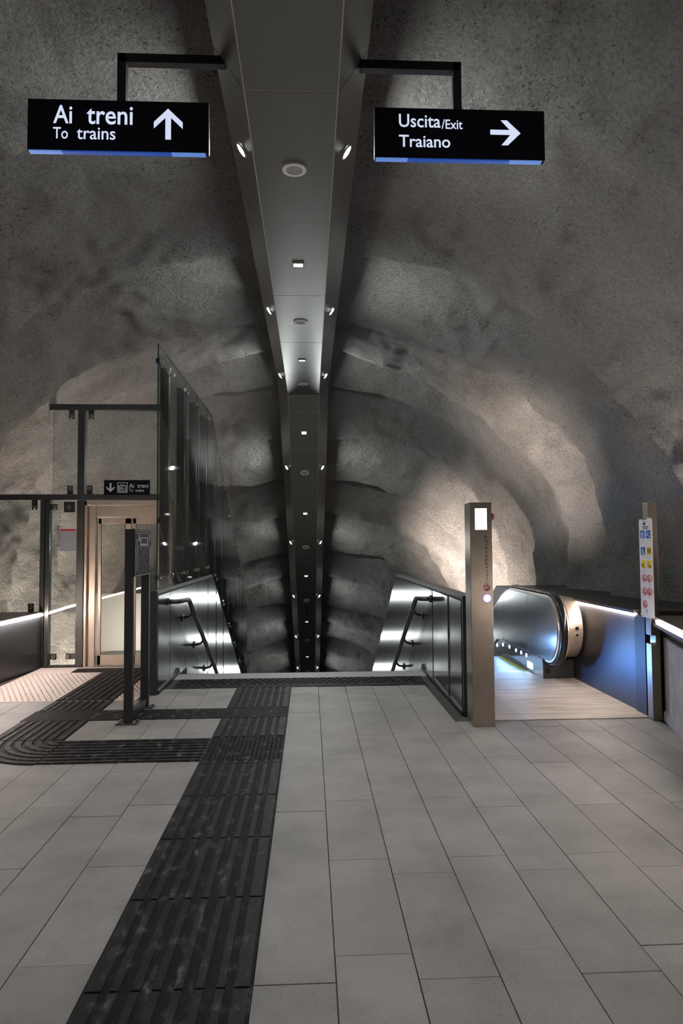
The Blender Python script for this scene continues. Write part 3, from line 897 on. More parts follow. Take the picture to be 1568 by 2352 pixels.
lift = thing('lift_entrance', 'tan stainless steel lift portal with a pair of glazed sliding doors', 'lift', (-2.5, YL, 0))
m = MB()
m.box(-3.112, -3.078, YL - 0.06, YL + 0.06, 0.0, 2.285, bev=0.004)      # left outer strip
m.box(-3.070, -3.055, YL + 0.00, YL + 0.06, 0.0, 2.20)
m.box(-3.048, -2.962, YL - 0.05, YL + 0.06, 0.0, 2.22, bev=0.006)       # left jamb
obj('left_jamb', m, BRONZE, lift)
m = MB(); m.box(-2.055, -1.915, YL - 0.05, YL + 0.06, 0.0, 2.285, bev=0.006); obj('right_jamb', m, BRONZE, lift)
m = MB(); m.box(-3.112, -1.915, YL - 0.06, YL + 0.06, 2.222, 2.290, bev=0.004); m.box(-2.957, -2.058, YL - 0.045, YL + 0.05, 2.058, 2.218, bev=0.004)
obj('header', m, BRONZE, lift)
def door(x0, x1, y, lab):
    m = MB(); w = 0.075
    zt, zb = 2.045, 0.018
    m.box(x0, x0 + w * 0.55, y, y + 0.035, zb, zt, bev=0.002); m.box(x1 - w, x1, y, y + 0.035, zb, zt, bev=0.002)
    m.box(x0, x1, y, y + 0.035, 1.97, zt, bev=0.002); m.box(x0, x1, y, y + 0.035, zb, 0.15, bev=0.002)
    dd = obj('door_panel', m, BRONZE, lift, label=lab)
    m = MB(); m.box(x0 + 0.03, x1 - 0.04, y + 0.012, y + 0.022, 0.14, 1.98); obj('door_glass', m, GLASSD, dd)
    m = MB()
    for xx in (x0 + w * 0.55, x1 - w): m.box(xx - 0.004, xx + 0.004, y - 0.002, y + 0.004, 0.15, 1.97)
    obj('gasket', m, BLACK, dd)
door(-2.940, -2.497, YL + 0.005, 'left leaf of the lift doors'); door(-2.470, -2.062, YL + 0.025, 'right leaf of the lift doors')
m = MB(); m.box(-3.11, -1.92, YL - 0.08, YL + 0.10, -0.03, 0.012, bev=0.002); obj('sill', m, STEEL, lift)
m = MB(); m.box(-3.52, -1.88, 11.15, 11.19, -0.6, 0.90, bev=0.004); obj('cabin_rear_panel', m, PALE, lift, label='pale grey lower panel of the lift cabin')
m = MB(); m.box(-3.16, -1.82, 9.80, 11.15, -0.06, -0.01); obj('cabin_floor', m, DARKM, lift)
m = MB()
for x in (-3.50, -1.90):
    m.box(x - 0.02, x + 0.02, 11.20, 11.24, -0.6, 0.90)
obj('cabin_posts', m, STEEL, lift)

m = MB(); m.box(-3.05, -1.95, 10.13, 10.19, -0.012, 0.004, bev=0.002); obj('cabin_fill_bar', m, DARKM, lift)  # unseen bar added behind the door rail to brighten the rear panel
lamp('cabin_fill', 'AREA', lift, (-2.5, 10.16, 0.012), (0, 0.75, 0.65), P_CABIN_FILL, (1.0, 0.95, 0.88), shape='RECTANGLE', size=1.0, size_y=0.05)
# lift sign on the middle beam
t = thing('lift_sign', 'small dark sign with down arrow, lift symbol and Ai treni, To trains over the lift', 'sign', (-2.53, 9.59, 2.364))
y = 9.585
m = MB(); m.box(-2.845, -2.217, y, y + 0.025, 2.366, 2.574, bev=0.002); obj('sign_plate', m, NAVY, t)
yy = y - 0.0015
def sgx(px): return -2.845 + (px - 200) / 905 * 0.628
def sgz(py): return 2.574 - (py - 213) / 292 * 0.208
m = MB()
P = [(312, 270), (348, 270), (348, 390), (410, 340), (410, 372), (330, 448), (250, 372), (250, 340), (312, 390)]
m.prism([(sgx(a), sgz(c)) for a, c in P], 1, yy, yy + 0.002); obj('arrow', m, LETTERG, t)
m = MB()
def frame(b, x0, x1, z0, z1, w):
    for q in ((x0, x1, z0, z0 + w), (x0, x1, z1 - w, z1), (x0, x0 + w, z0 + w, z1 - w), (x1 - w, x1, z0 + w, z1 - w)):
        b.box(q[0], q[1], yy, yy + 0.002, q[2], q[3])
frame(m, sgx(464), sgx(664), sgz(462), sgz(260), 0.007)
frame(m, sgx(486), sgx(644), sgz(438), sgz(318), 0.010)
for a in (540, 590): m.cyl((sgx(a), yy, sgz(300)), (sgx(a), yy + 0.002, sgz(300)), 0.007, 10)
for a in (522, 556):
    m.cyl((sgx(a), yy, sgz(352)), (sgx(a), yy + 0.002, sgz(352)), 0.0055, 10)
    m.box(sgx(a) - 0.007, sgx(a) + 0.007, yy, yy + 0.002, sgz(388), sgz(362)); m.box(sgx(a) - 0.004, sgx(a) + 0.004, yy, yy + 0.002, sgz(410), sgz(388))
m.cyl((sgx(590), yy, sgz(356)), (sgx(590), yy + 0.002, sgz(356)), 0.005, 10)
m.ring((sgx(594), yy, sgz(394)), 1, 0.007, 0.0105, 0.002, 16); m.box(sgx(586), sgx(592), yy, yy + 0.002, sgz(392), sgz(362))
m.box(sgx(592), sgx(612), yy, yy + 0.002, sgz(390), sgz(384))
obj('lift_symbol', m, LETTERG, t)
m = MB(); m.text('Ai  treni', sgx(695), sgx(1075), sgz(366), sgz(282), yy, bold=0.010); obj('lettering', m, LETTERG, t)
m = MB(); m.text('To  trains', sgx(695), sgx(990), sgz(443), sgz(388), yy, bold=0.008); obj('lettering', m, LETTERG, t)

# notice sheet on the glass
t = thing('notice_sheet', 'bluish paper notice with a red heading fixed to the glass beside the lift', 'notice', (-3.334, YL - 0.04, 1.59))
m = MB(); m.box(-3.447, -3.228, YL - 0.042, YL - 0.0385, 1.592, 1.902); obj('paper', m, PAPER, t)
m = MB(); m.box(-3.444, -3.24, YL - 0.044, YL - 0.0415, 1.872, 1.896); obj('heading', m, REDB, t, label='red heading bar')
m = MB()
for i in range(9):
    z = 1.845 - i * 0.026
    m.box(-3.43, -3.43 + random.uniform(0.10, 0.18), YL - 0.0435, YL - 0.0418, z, z + 0.006)
obj('print_lines', m, SGREY, t)

# ------------------------------------------------------------------ left parapet with LED strip
t = thing('parapet', 'dark parapet with a glowing LED edge at the left of the picture', 'parapet', (-3.73, 5.0, 0))
m = MB(); m.prism([(-3.80, 3.0), (-3.80, 8.5), (-3.67, 9.60), (-3.80, 9.60), (-3.86, 8.5), (-3.86, 3.0)], 2, 0.0, 0.735); obj('panel', m, GUARDB, t)
m = MB(); m.prism([(-3.79, 3.0), (-3.72, 8.5), (-3.655, 9.61), (-5.4, 9.61), (-5.4, 3.0)], 2, 0.735, 0.765); obj('top_ledge', m, DARKM, t)
m = MB(); m.prism([(-3.775, 3.02), (-3.705, 8.5), (-3.642, 9.58), (-3.667, 9.58), (-3.73, 8.5), (-3.80, 3.02)], 2, 0.712, 0.742); obj('led_strip', m, LED, t, label='glowing white LED strip')

# ------------------------------------------------------------------ map stand
ms = thing('map_stand', 'black steel stand holding a tactile relief map board beside the stairs', 'map stand', (-1.67, 6.87, 0))
for y in (6.545, 7.175):
    m = MB(); m.box(-1.735, -1.655, y - 0.03, y + 0.03, 0.005, 1.815, bev=0.003); obj('post', m, BLACK, ms)
m = MB(); m.box(-1.715, -1.665, 6.575, 7.145, 0.02, 0.105, bev=0.003); obj('bottom_rail', m, BLACK, ms)
for y in (6.545, 7.175):
    m = MB(); m.box(-1.80, -1.60, y - 0.065, y + 0.065, 0.0, 0.012, bev=0.003)
    bp = obj('base_plate', m, DARKM, ms)
    m = MB()
    for x in (-1.775, -1.625):
        for dy in (-0.045, 0.045): m.cyl((x, y + dy, 0.012), (x, y + dy, 0.026), 0.011, 8)
    obj('bolts', m, STEEL, bp)
m = MB(); m.box(-1.685, -1.648, 6.53, 7.19, 1.365, 1.818, bev=0.003); bd = obj('relief_board', m, BOARD, ms)
m = MB()
bx = -1.6475
def bl(y0, y1, z0, z1): m.box(bx - 0.0005, bx + 0.002, y0, y1, z0, z1)
def by(px): return 6.545 + (px - 157) / 183 * 0.635
def bz(py): return 1.815 - (py - 128) / 500 * 0.447
w = 0.005
bl(by(157), by(340), bz(142), bz(142) + w); bl(by(157), by(325), bz(168), bz(168) + w)
bl(by(205), by(305), bz(222), bz(212)); bl(by(205), by(213), bz(250), bz(212)); bl(by(195), by(203), bz(240), bz(190)); bl(by(193), by(216), bz(192), bz(186))
bl(by(170), by(212), bz(247), bz(240)); bl(by(212), by(222), bz(275), bz(218)); bl(by(295), by(305), bz(275), bz(218)); bl(by(318), by(325), bz(250), bz(168))
bl(by(300), by(330), bz(198), bz(192)); bl(by(213), by(305), bz(300), bz(282)); bl(by(175), by(180), bz(580), bz(245)); bl(by(160), by(163), bz(625), bz(305))
bl(by(332), by(337), bz(520), bz(325)); bl(by(157), by(340), bz(628), bz(622))
bl(by(190), by(330), bz(312), bz(308)); bl(by(190), by(192), bz(605), bz(312)); bl(by(328), by(330), bz(600), bz(312))
bl(by(255), by(263), bz(388), bz(366))
for i in range(60):
    yq, zq = by(random.uniform(198, 322)), bz(random.uniform(330, 600))
    bl(yq, yq + 0.008, zq, zq + 0.006)
obj('relief_lines', m, BRAIL, bd, label='pale raised lines of the station plan')

# ------------------------------------------------------------------ service pillar
pil = thing('service_pillar', 'square stainless pillar with lit white screen, lettered Fuori servizio, before the right stair wall', 'pillar', (1.57, 6.31, 0))
m = MB(); m.box(1.470, 1.673, 6.20, 6.42, 0.0, 2.035, bev=0.004); obj('body', m, STEEL, pil)
yf = 6.1985
m = MB(); m.box(1.517, 1.627, yf - 0.001, 6.206, 1.783, 1.980, bev=0.001); obj('screen', m, SCREEN, pil, label='glowing white screen')
m = MB()
word = 'FUORISERVIZIO'
for i, ch in enumerate(word):
    zc_ = 1.716 - i * 0.0345
    hw_ = 0.003 if ch == 'I' else 0.0130
    m.text(ch, 1.6195 - hw_, 1.6195 + hw_, zc_ - 0.012, zc_ + 0.012, yf - 0.0005)
obj('lettering', m, ENGR, pil, label='engraved vertical letters FUORI SERVIZIO')
m = MB(); m.cyl((1.617, 6.203, 1.253), (1.617, yf - 0.001, 1.253), 0.034, 32); pr = obj('prohibition_disc', m, RED, pil, label='dark red no-entry disc with a crossed escalator')
m = MB(); m.ring((1.617, yf - 0.003, 1.253), 1, 0.0315, 0.035, 0.002, 36)
def bar(x0, z0, x1, z1, w, b=None):
    bb = b or m
    dx, dz = x1 - x0, z1 - z0; l = math.hypot(dx, dz); ox, oz = -dz / l * w / 2, dx / l * w / 2
    bb.prism([(x0 + ox, z0 + oz), (x1 + ox, z1 + oz), (x1 - ox, z1 - oz), (x0 - ox, z0 - oz)], 1, yf - 0.0035, yf - 0.0015)
bar(1.590, 1.243, 1.645, 1.272, 0.006); bar(1.600, 1.277, 1.617, 1.258, 0.006); bar(1.622, 1.258, 1.641, 1.277, 0.005); bar(1.595, 1.257, 1.614, 1.257, 0.004); bar(1.618, 1.252, 1.640, 1.252, 0.004)
obj('pictogram', m, WHITE, pr)
m = MB(); m.cyl((1.6165, 6.203, 1.157), (1.6165, yf - 0.002, 1.157), 0.034, 36); il = obj('indicator_lamp', m, INDIC, pil, label='round blue-white lit lamp')
m = MB(); m.ring((1.6165, yf - 0.0035, 1.157), 1, 0.033, 0.0375, 0.004, 40); obj('lamp_rim', m, INDICH, il)
m = MB(); m.cyl((1.672, 6.31, 1.905), (1.685, 6.31, 1.905), 0.030, 24); m.cyl((1.685, 6.31, 1.905), (1.715, 6.31, 1.905), 0.045, 28, 0.03)
obj('red_button', m, RED, pil, label='red mushroom button on the right side')
m = MB(); m.box(1.660, 1.700, 6.421, 6.50, 0.80, 1.12, bev=0.004); obj('rear_control_box', m, BLACK, pil)

# ------------------------------------------------------------------ sign post with notice plate
spt = thing('notice_post', 'slim square stainless post carrying a tall white safety notice at the escalator entrance', 'post', (3.225, 6.33, 0))
m = MB()
m.box(3.183, 3.268, 6.285, 6.385, 0.0, 0.706, bev=0.003); m.box(3.183, 3.268, 6.285, 6.385, 0.788, 2.035, bev=0.003); m.box(3.225, 3.268, 6.285, 6.385, 0.70, 0.792)
obj('body', m, STEEL, spt)
m = MB(); m.box(3.224, 3.227, 6.284, 6.386, 0.706, 0.788); m.box(3.19, 3.227, 6.284, 6.386, 0.702, 0.7075); m.box(3.19, 3.227, 6.284, 6.386, 0.7865, 0.791); obj('slot_trim', m, CHROME, spt)
m = MB(); m.cyl((3.232, 6.286, 0.529), (3.232, 6.280, 0.529), 0.005, 10); obj('screw', m, CHROME, spt)
# plate frame: u runs along the plate (far to near), n out of the plate towards the escalator
pa, pb = Vector((3.150, 6.395, 0)), Vector((3.178, 6.200, 0))
uu = (pb - pa).normalized(); PWd = (pb - pa).length
nn = Vector((uu.y, -uu.x, 0))
if nn.x > 0: nn = -nn
def pl_poly(b, pts, n0, n1):
    A = [b.bm.verts.new(pa + uu * p[0] + nn * n0 + Vector((0, 0, p[1]))) for p in pts]
    B = [b.bm.verts.new(pa + uu * p[0] + nn * n1 + Vector((0, 0, p[1]))) for p in pts]
    n = len(pts); fs = [b.bm.faces.new(A), b.bm.faces.new(B[::-1])]
    for i in range(n): fs.append(b.bm.faces.new((A[i], B[i], B[(i + 1) % n], A[(i + 1) % n])))
    bmesh.ops.recalc_face_normals(b.bm, faces=fs)
def pl_rect(b, u0, u1, z0, z1, n0=0.002, n1=0.0035): pl_poly(b, [(u0, z0), (u1, z0), (u1, z1), (u0, z1)], n0, n1)
def pl_disc(b, u, z, r, n0, n1, n=24): pl_poly(b, [(u + r * math.cos(2 * math.pi * i / n), z + r * math.sin(2 * math.pi * i / n)) for i in range(n)], n0, n1)
def pl_bar(b, u0, z0, u1, z1, w, n0=0.0045, n1=0.0055):
    dx, dz = u1 - u0, z1 - z0; l = math.hypot(dx, dz); ox, oz = -dz / l * w / 2, dx / l * w / 2
    pl_poly(b, [(u0 + ox, z0 + oz), (u1 + ox, z1 + oz), (u1 - ox, z1 - oz), (u0 - ox, z0 - oz)], n0, n1)
m = MB()
pl_poly(m, [(0.0, 0.97), (0.012, 0.952), (PWd - 0.012, 0.952), (PWd, 0.97), (PWd, 1.868), (PWd - 0.014, 1.886), (PWd * 0.62, 1.886), (PWd * 0.62, 1.874), (PWd * 0.28, 1.862), (PWd * 0.26, 1.878), (0.012, 1.878), (0.0, 1.86)], -0.002, 0.002)
npl = obj('notice_plate', m, PLATE, spt, label='white plate with rows of pictograms')
m = MB(); m.box(3.155, 3.186, 6.30, 6.33, 1.82, 1.85); m.box(3.160, 3.186, 6.30, 6.33, 1.0, 1.03); obj('plate_holder', m, DARKM, spt)
C0, C1, SZ = 0.062, 0.138, 0.032
m = MB(); pl_rect(m, 0.055, 0.145, 1.800, 1.808); pl_rect(m, 0.060, 0.140, 1.782, 1.789); obj('title_lines', m, SBLK, npl)
def person(b, u, z, s, col=None):
    pl_disc(b, u, z + s * 0.62, s * 0.16, 0.0045, 0.0055, 10)
    pl_rect(b, u - s * 0.15, u + s * 0.15, z - s * 0.05, z + s * 0.42, 0.0045, 0.0055)
    pl_rect(b, u - s * 0.13, u - s * 0.02, z - s * 0.6, z, 0.0045, 0.0055); pl_rect(b, u + s * 0.02, u + s * 0.13, z - s * 0.6, z, 0.0045, 0.0055)
def square(u, z, cm, fm, kind):
    b = MB(); pl_rect(b, u - SZ, u + SZ, z - 0.037, z + 0.037); s = obj('pictogram', b, cm, npl)
    b = MB()
    if kind == 0: person(b, u - 0.010, z, 0.032); person(b, u + 0.010, z, 0.032); pl_rect(b, u - 0.02, u + 0.02, z - 0.028, z - 0.023, 0.0045, 0.0055)
    elif kind == 1: person(b, u, z + 0.006, 0.028); pl_bar(b, u - 0.024, z + 0.002, u + 0.024, z - 0.026, 0.005)
    elif kind == 2: person(b, u - 0.004, z, 0.034); pl_rect(b, u - 0.012, u + 0.026, z - 0.030, z - 0.024, 0.0045, 0.0055); pl_rect(b, u + 0.016, u + 0.019, z - 0.024, z, 0.0045, 0.0055)
    elif kind == 3: person(b, u - 0.012, z, 0.036); person(b, u + 0.010, z, 0.036); pl_rect(b, u + 0.024, u + 0.027, z - 0.03, z + 0.02, 0.0045, 0.0055)
    elif kind == 4: pl_bar(b, u - 0.026, z - 0.002, u + 0.016, z - 0.032, 0.008); pl_bar(b, u - 0.012, z - 0.010, u + 0.008, z + 0.010, 0.005)
    else: pl_disc(b, u - 0.016, z + 0.012, 0.006, 0.0045, 0.0055, 10); pl_bar(b, u - 0.010, z - 0.012, u + 0.024, z - 0.030, 0.008); pl_bar(b, u + 0.010, z, u + 0.018, z - 0.02, 0.006); pl_bar(b, u - 0.02, z + 0.004, u - 0.01, z - 0.008, 0.005)
    obj('figure', b, fm, s)
square(C0 - 0.012, 1.733, SBLUE, WHITE, 0); square(C1, 1.733, SBLUE, WHITE, 1)
square(C0 - 0.008, 1.577, SBLUE, WHITE, 2); square(C1 + 0.004, 1.577, SYEL, SBLK, 3)
square(C0 - 0.008, 1.452, SYEL, SBLK, 4); square(C1 + 0.004, 1.452, SYEL, SBLK, 5)
def nosign(u, z, arcs=False):
    b = MB(); R_ = 0.036
    n = 30
    for i in range(n):
        a0, a1 = 2 * math.pi * i / n, 2 * math.pi * (i + 1) / n
        pl_poly(b, [(u + R_ * math.cos(a0), z + R_ * math.sin(a0)), (u + R_ * math.cos(a1), z + R_ * math.sin(a1)),
                    (u + 0.028 * math.cos(a1), z + 0.028 * math.sin(a1)), (u + 0.028 * math.cos(a0), z + 0.028 * math.sin(a0))], 0.002, 0.0035)
    pl_bar(b, u - 0.022, z + 0.022, u + 0.022, z - 0.022, 0.007, 0.0036, 0.0045)
    if arcs:
        pl_bar(b, u + 0.044, z + 0.022, u + 0.049, z, 0.003, 0.002, 0.0035); pl_bar(b, u + 0.049, z, u + 0.044, z - 0.022, 0.003, 0.002, 0.0035)
    s = obj('pictogram', b, REDB, npl)
    b = MB(); person(b, u, z, 0.024); pl_bar(b, u - 0.020, z - 0.006, u + 0.012, z - 0.022, 0.007)
    obj('figure', b, SBLK, s)
nosign(C0 + 0.002, 1.322); nosign(C1 - 0.002, 1.320, True); nosign(C0 + 0.002, 1.196); nosign(C1 - 0.002, 1.194, True); nosign(C0 + 0.002, 1.076)
m = MB()
for u, z, k in ((C0 - 0.01, 1.685, 4), (C1, 1.685, 2), (C0, 1.530, 2), (C1, 1.530, 3), (C0, 1.405, 4), (C1, 1.405, 1), (C0, 1.278, 2), (C1, 1.276, 3), (C0, 1.150, 1), (C1, 1.148, 2), (C0, 1.032, 1)):
    for i in range(k):
        pl_rect(m, u - 0.028, u + 0.012 + random.uniform(0, 0.018), z - i * 0.009 - 0.003, z - i * 0.009)
obj('small_print', m, SGREY, npl)

# ------------------------------------------------------------------ right parapets
t = thing('parapet', 'dark satin metal parapet lit blue beside the escalator landing, LED under its edge', 'parapet', (3.28, 7.5, 0))
m = MB(); m.box(3.235, 3.30, 6.685, 8.70, 0.0, 0.945, bev=0.002); obj('panel', m, GUARDB, t)
m = MB(); m.box(3.215, 3.30, 6.47, 6.68, 0.0, 0.945, bev=0.002); obj('end_post', m, DARK, t)
def deckz(y): return 0.985 if y < 10.9 else 0.985 - TAN * (y - 10.9)
m = MB()
ysd = [6.68, 10.9, 20.0]
m.prism([(y, deckz(y) - 0.03) for y in ysd] + [(y, deckz(y)) for y in ysd[::-1]], 0, 3.21, 4.6); obj('top_deck', m, DARK, t)
m = MB(); m.box(3.21, 4.6, 6.675, 6.69, 0.975, 0.992); obj('deck_edge_trim', m, STEEL, t)
m = MB(); m.box(3.31, 4.6, 6.70, 6.74, 0.0, 0.955); obj('deck_front', m, DARK, t)
m = MB(); m.box(3.212, 3.234, 6.66, 8.36, 0.930, 0.955); obj('led_strip', m, LED, t, label='glowing white LED strip')

rw = thing('parapet', 'grey concrete parapet at the right edge of the picture behind the notice post', 'parapet', (3.295, 6.32, 0), (0, 0, -math.asin(0.275)))
m = MB(); m.box(0.0, 0.5, -3.5, 0.0, 0.0, 0.082, bev=0.003); obj('plinth', m, CONC, rw, local=True)
m = MB(); m.box(0.02, 0.5, -0.235, 0.02, 0.082, 0.765, bev=0.004); obj('end_panel', m, CONC, rw, local=True)
m = MB(); m.box(0.005, 0.5, -0.95, -0.255, 0.082, 0.765, bev=0.004); m.box(0.005, 0.5, -3.5, -0.956, 0.082, 0.765, bev=0.004); obj('concrete_panel', m, CONC, rw, local=True)
m = MB(); m.box(0.03, 0.5, -0.258, -0.232, 0.082, 0.765); obj('joint', m, BLACK, rw, local=True)
hl = thing('lit_rail', 'chunky rail with an LED underside on the concrete parapet, at the right edge of picture', 'rail', (3.295, 6.32, 0.765), (0, 0, -math.asin(0.275)))
m = MB()
prof = [(-0.075, 0.165), (-0.075, 0.205), (0.30, 0.205), (0.30, 0.0), (0.06, 0.0)]
m.prism(prof, 1, -3.5, 0.0); obj('rail_body', m, STEEL, hl, local=True)
m = MB(); m.prism([(-0.083, 0.158), (-0.083, 0.182), (-0.071, 0.182), (-0.068, 0.158)], 1, -3.5, -0.20); obj('led_strip', m, LED, hl, local=True)
m = MB(); m.prism([(-0.088, 0.118), (-0.088, 0.148), (-0.058, 0.148), (-0.04, 0.118)], 1, -3.5, -0.13); obj('dark_reveal', m, BLACK, hl, local=True)

# ------------------------------------------------------------------ escalator
es = thing('escalator', 'descending escalator with polished steel balustrade and blue-lit comb, right of the stairs', 'escalator', (2.33, 8.6, 0))
EX0, EX1 = 1.84, 2.83
m = MB(); m.box(1.60, 3.235, 6.41, 8.79, -0.03, 0.004, bev=0.002); obj('landing_plate', m, MARBLE, es, label='beige striped stone landing')
m = MB(); m.box(1.60, 3.24, 6.392, 6.41, -0.03, 0.006); obj('threshold_strip', m, STEEL, es)
m = MB(); m.box(EX0, EX1, 8.785, 8.84, -0.03, 0.005)
for i in range(60):
    x = EX0 + 0.01 + i * 0.0164
    m.box(x, x + 0.006, 8.83, 8.87, -0.01, 0.003)
obj('comb_plate', m, TREAD, es)
def esc(y): return 0.0 if y < 10.1 else -0.577 * (y - 10.1)
for i in range(14):
    y0 = 8.85 + 0.40 * i
    z = 0 if y0 < 10.0 else -0.577 * (y0 + 0.2 - 10.1)
    m = MB()
    m.box(EX0 + 0.005, EX1 - 0.005, y0, y0 + 0.396, z - 0.25, z - 0.006)
    for k in range(48):
        x = EX0 + 0.055 + k * 0.0184
        m.box(x, x + 0.009, y0 + 0.03, y0 + 0.396, z - 0.007, z)
    s = obj('step', m, TREAD, es)
    m = MB()
    m.box(EX0 + 0.005, EX0 + 0.05, y0 + 0.03, y0 + 0.396, z - 0.006, z + 0.0005); m.box(EX1 - 0.06, EX1 - 0.005, y0 + 0.03, y0 + 0.396, z - 0.006, z + 0.0005)
    m.box(EX0 + 0.005, EX1 - 0.005, y0 + 0.004, y0 + 0.036, z - 0.006, z + 0.0008)
    obj('edge_marking', m, YELLOW, s, label='yellow edge marking')
def balustrade(side):
    s = 1 if side == 'right' else -1
    xi = 2.85 if side == 'right' else 1.82          # inner face
    def X_(d): return xi + s * d
    def pr(poly, d0, d1):
        m = MB(); m.prism(poly, 0, min(X_(d0), X_(d1)), max(X_(d0), X_(d1))); return m
    cy, cz, = 8.20, 0.625
    yb = 9.55
    def offs(r):
        """outline of the newel: from the lower end round the front to the far sloping top"""
        P = [(cy + 0.06, cz - r)]
        P += [(cy + r * math.cos(a), cz + r * math.sin(a)) for a in np.linspace(1.5 * math.pi, 0.5 * math.pi, 28)]
        P += [(yb, cz + r), (yb + 0.15, cz + r - 0.008), (yb + 0.35, cz + r - 0.05), (yb + 0.6, cz + r - 0.14), (yb + 0.95, cz + r - 0.32)]
        P += [(yb + 6.0, cz + r - 0.32 - 5.05 * 0.56)]
        return P
    inner = offs(0.375)
    low = [(yb + 6.0, 0.22 - 5.05 * 0.56 - 0.3), (10.4, 0.20), (9.9, 0.255), (9.6, 0.245), (8.35, 0.245)]
    obj('inner_panel', pr(inner + low, 0.0, 0.012), MIRROR, es, label='polished steel balustrade panel')
    for y in (8.86, 10.03):
        m = MB(); m.box(min(X_(-0.002), X_(0.001)), max(X_(-0.002), X_(0.001)), y, y + 0.010, 0.25, 0.985 if y < 10 else 0.82)
        obj('panel_seam', m, CHROME, es)
    out2 = offs(0.405)
    obj('newel_core', pr(out2 + low, 0.012, 0.14), BRONZE if side == 'right' else STEEL, es)
    # handrail
    path = [(X_(0.07), y, z) for y, z in offs(0.428)]
    m = MB(); m.tube(path, 0.042, 14, 0.026); obj('handrail', m, HANDR, es, label='black rubber handrail')
    # skirt with little lamps
    sk = [(8.31, 0.0), (8.31, 0.245), (9.6, 0.245), (9.9, 0.25), (10.15, 0.235), (10.45, 0.12), (16.0, -3.05), (16.0, -3.7), (10.1, -0.3), (8.85, -0.05), (8.80, 0.0)]
    so = obj('skirt_panel', pr(sk, -0.012, -0.002), MIRROR, es)
    for y, z in ((8.93, 0.191), (9.15, 0.191), (9.38, 0.186), (9.69, 0.189), (10.02, 0.172), (10.33, 0.118)):
        m = MB(); m.cyl((X_(-0.012), y, z), (X_(-0.016), y, z), 0.024, 16); obj('skirt_lamp', m, ESPOT, so)
    m = MB(); m.box(min(X_(-0.020), X_(-0.011)), max(X_(-0.020), X_(-0.011)), 8.70, 8.88, 0.045, 0.125, bev=0.004); obj('comb_lamp', m, ESPOT, so, label='square blue-white comb lamp')
    m = MB(); poly = [(8.62, 0.006), (9.2, 0.045), (9.9, 0.062), (10.4, -0.09), (16, -3.3), (16, -3.4), (10.4, -0.17), (9.9, 0.0), (8.9, 0.0)]
    m.prism(poly, 0, min(X_(-0.034), X_(-0.012)), max(X_(-0.034), X_(-0.012))); obj('skirt_brush', m, BLACK, so)
    # base below the newel
    m = MB(); m.box(min(X_(0.0), X_(0.38 if s > 0 else 0.14)), max(X_(0.0), X_(0.38 if s > 0 else 0.14)), 8.315, 8.72, 0.004, 0.225, bev=0.003); bs = obj('newel_base', m, DARKM, es)
    if s > 0:
        m = MB(); m.box(X_(0.03), X_(0.085), 8.309, 8.318, 0.065, 0.125); obj('socket', m, BLACK, bs)
    lamp('comb_glow', 'AREA', es, (X_(-0.03), 8.79, 0.085), (0.68, -0.66, 0.36) if s < 0 else (-1, 0.1, 0.4), P_COMB if s < 0 else 3.0, (0.10, 0.30, 1.0), shape='RECTANGLE', size=0.16, size_y=0.08, spread=math.radians(100))
    lamp('skirt_glow', 'AREA', es, (X_(-0.02), 9.6, 0.185), (-s, 0.0, 0.35), P_SKIRT, (0.30, 0.56, 1.0), shape='RECTANGLE', size=1.5, size_y=0.03)
balustrade('right'); balustrade('left')
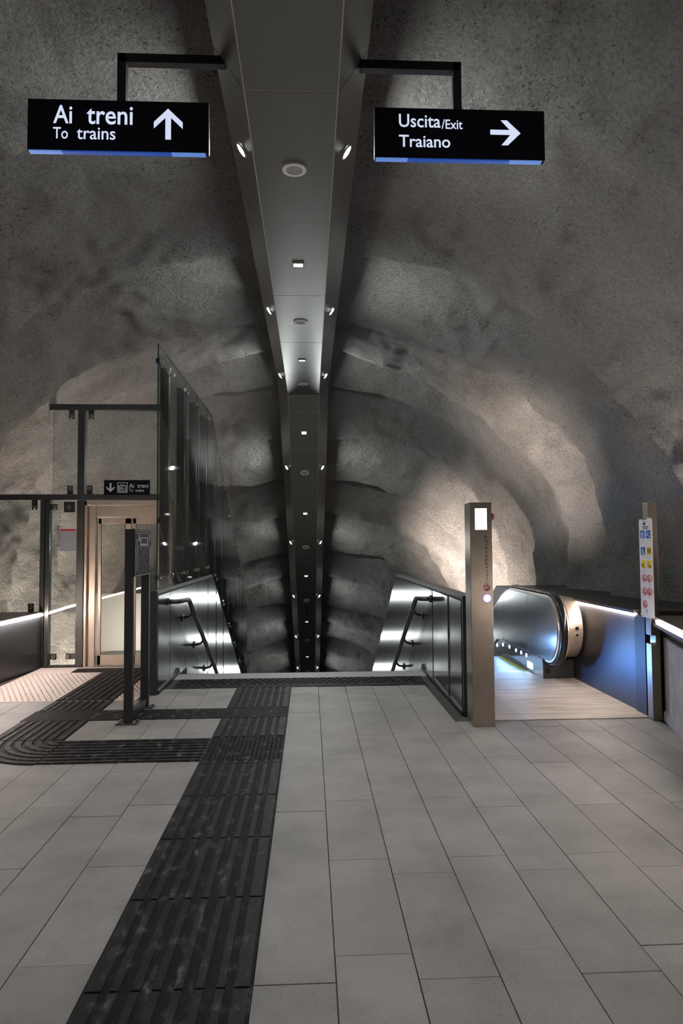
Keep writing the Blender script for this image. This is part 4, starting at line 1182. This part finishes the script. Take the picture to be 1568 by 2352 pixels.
# outer drum with key switch
dr = [(8.75, 0.27), (8.30, 0.27)] + [(8.30 + 0.36 * math.cos(a), 0.63 + 0.36 * math.sin(a)) for a in np.linspace(1.5 * math.pi, 0.5 * math.pi, 24)] + [(8.75, 0.99)]
m = MB(); m.prism(dr, 0, 3.05, 3.205); ou = obj('outer_newel_drum', m, BRONZE, es, label='tan steel drum with key switch')
m = MB(); m.ring((3.13, 7.928, 0.655), 1, 0.012, 0.022, 0.02, 20); m.cyl((3.13, 7.945, 0.58), (3.13, 7.925, 0.58), 0.016, 16); obj('key_switch', m, CHROME, ou)
m = MB(); m.cyl((3.13, 7.945, 0.655), (3.13, 7.932, 0.655), 0.011, 16); obj('key_hole', m, BLACK, ou)
m = MB(); m.prism([(y, z) for y, z in ((8.75, 0.27), (8.75, 0.985), (10.9, 0.985), (16, -1.72), (16, -3.0), (10.3, -0.1))], 0, 2.995, 3.205); obj('outer_cladding', m, DARKM, es)

# ------------------------------------------------------------------ floodlights that wash the rock
def flood(label, p, direction, power, length, color=WARM, spread=120):
    t = thing('floodlight', label, 'floodlight', p)
    d = Vector(direction).normalized()
    m = MB(); m.box(p[0] - 0.032, p[0] + 0.032, p[1] - length / 2, p[1] + length / 2, p[2] - 0.06, p[2] - 0.005, bev=0.004); obj('housing', m, DARK, t)
    l = lamp('flood_beam', 'AREA', t, (p[0], p[1], p[2] + 0.012), direction, power, color, shape='RECTANGLE', size=0.06, size_y=length, spread=math.radians(spread))
    # keep the long side of the lamp along Y
    zx = -d; yx = Vector((0, 1, 0)); yx = (yx - zx * yx.dot(zx)).normalized(); xx = yx.cross(zx)
    l.rotation_euler = Matrix((xx, yx, zx)).transposed().to_euler()
    return t
flood('slim floodlight hidden between the right stair wall and the escalator', (1.63, 9.7, 1.0), (0.66, 0.30, 0.72), P_FLOOD_R, 1.5, spread=80)
flood('slim floodlight lower down the slope between stairs and escalator', (1.70, 14.6, -0.50), (0.85, 0.20, 0.50), P_FLOOD_R2, 2.4, spread=100)
flood('slim floodlight low behind the lift screen on the left', (-4.1, 12.6, -2.0), (-0.42, 0.0, 0.90), P_FLOOD_L, 5.0, spread=110)
flood('slim floodlight on the left ledge beside the viewer', (-4.5, -0.3, 0.86), (-0.35, 0.0, 0.93), P_FLOOD_H, 4.0, spread=110)
flood('slim floodlight on the dark deck right of the escalator', (3.85, 6.2, 1.05), (0.05, 0.1, 0.99), P_FLOOD_D, 1.2, spread=120)
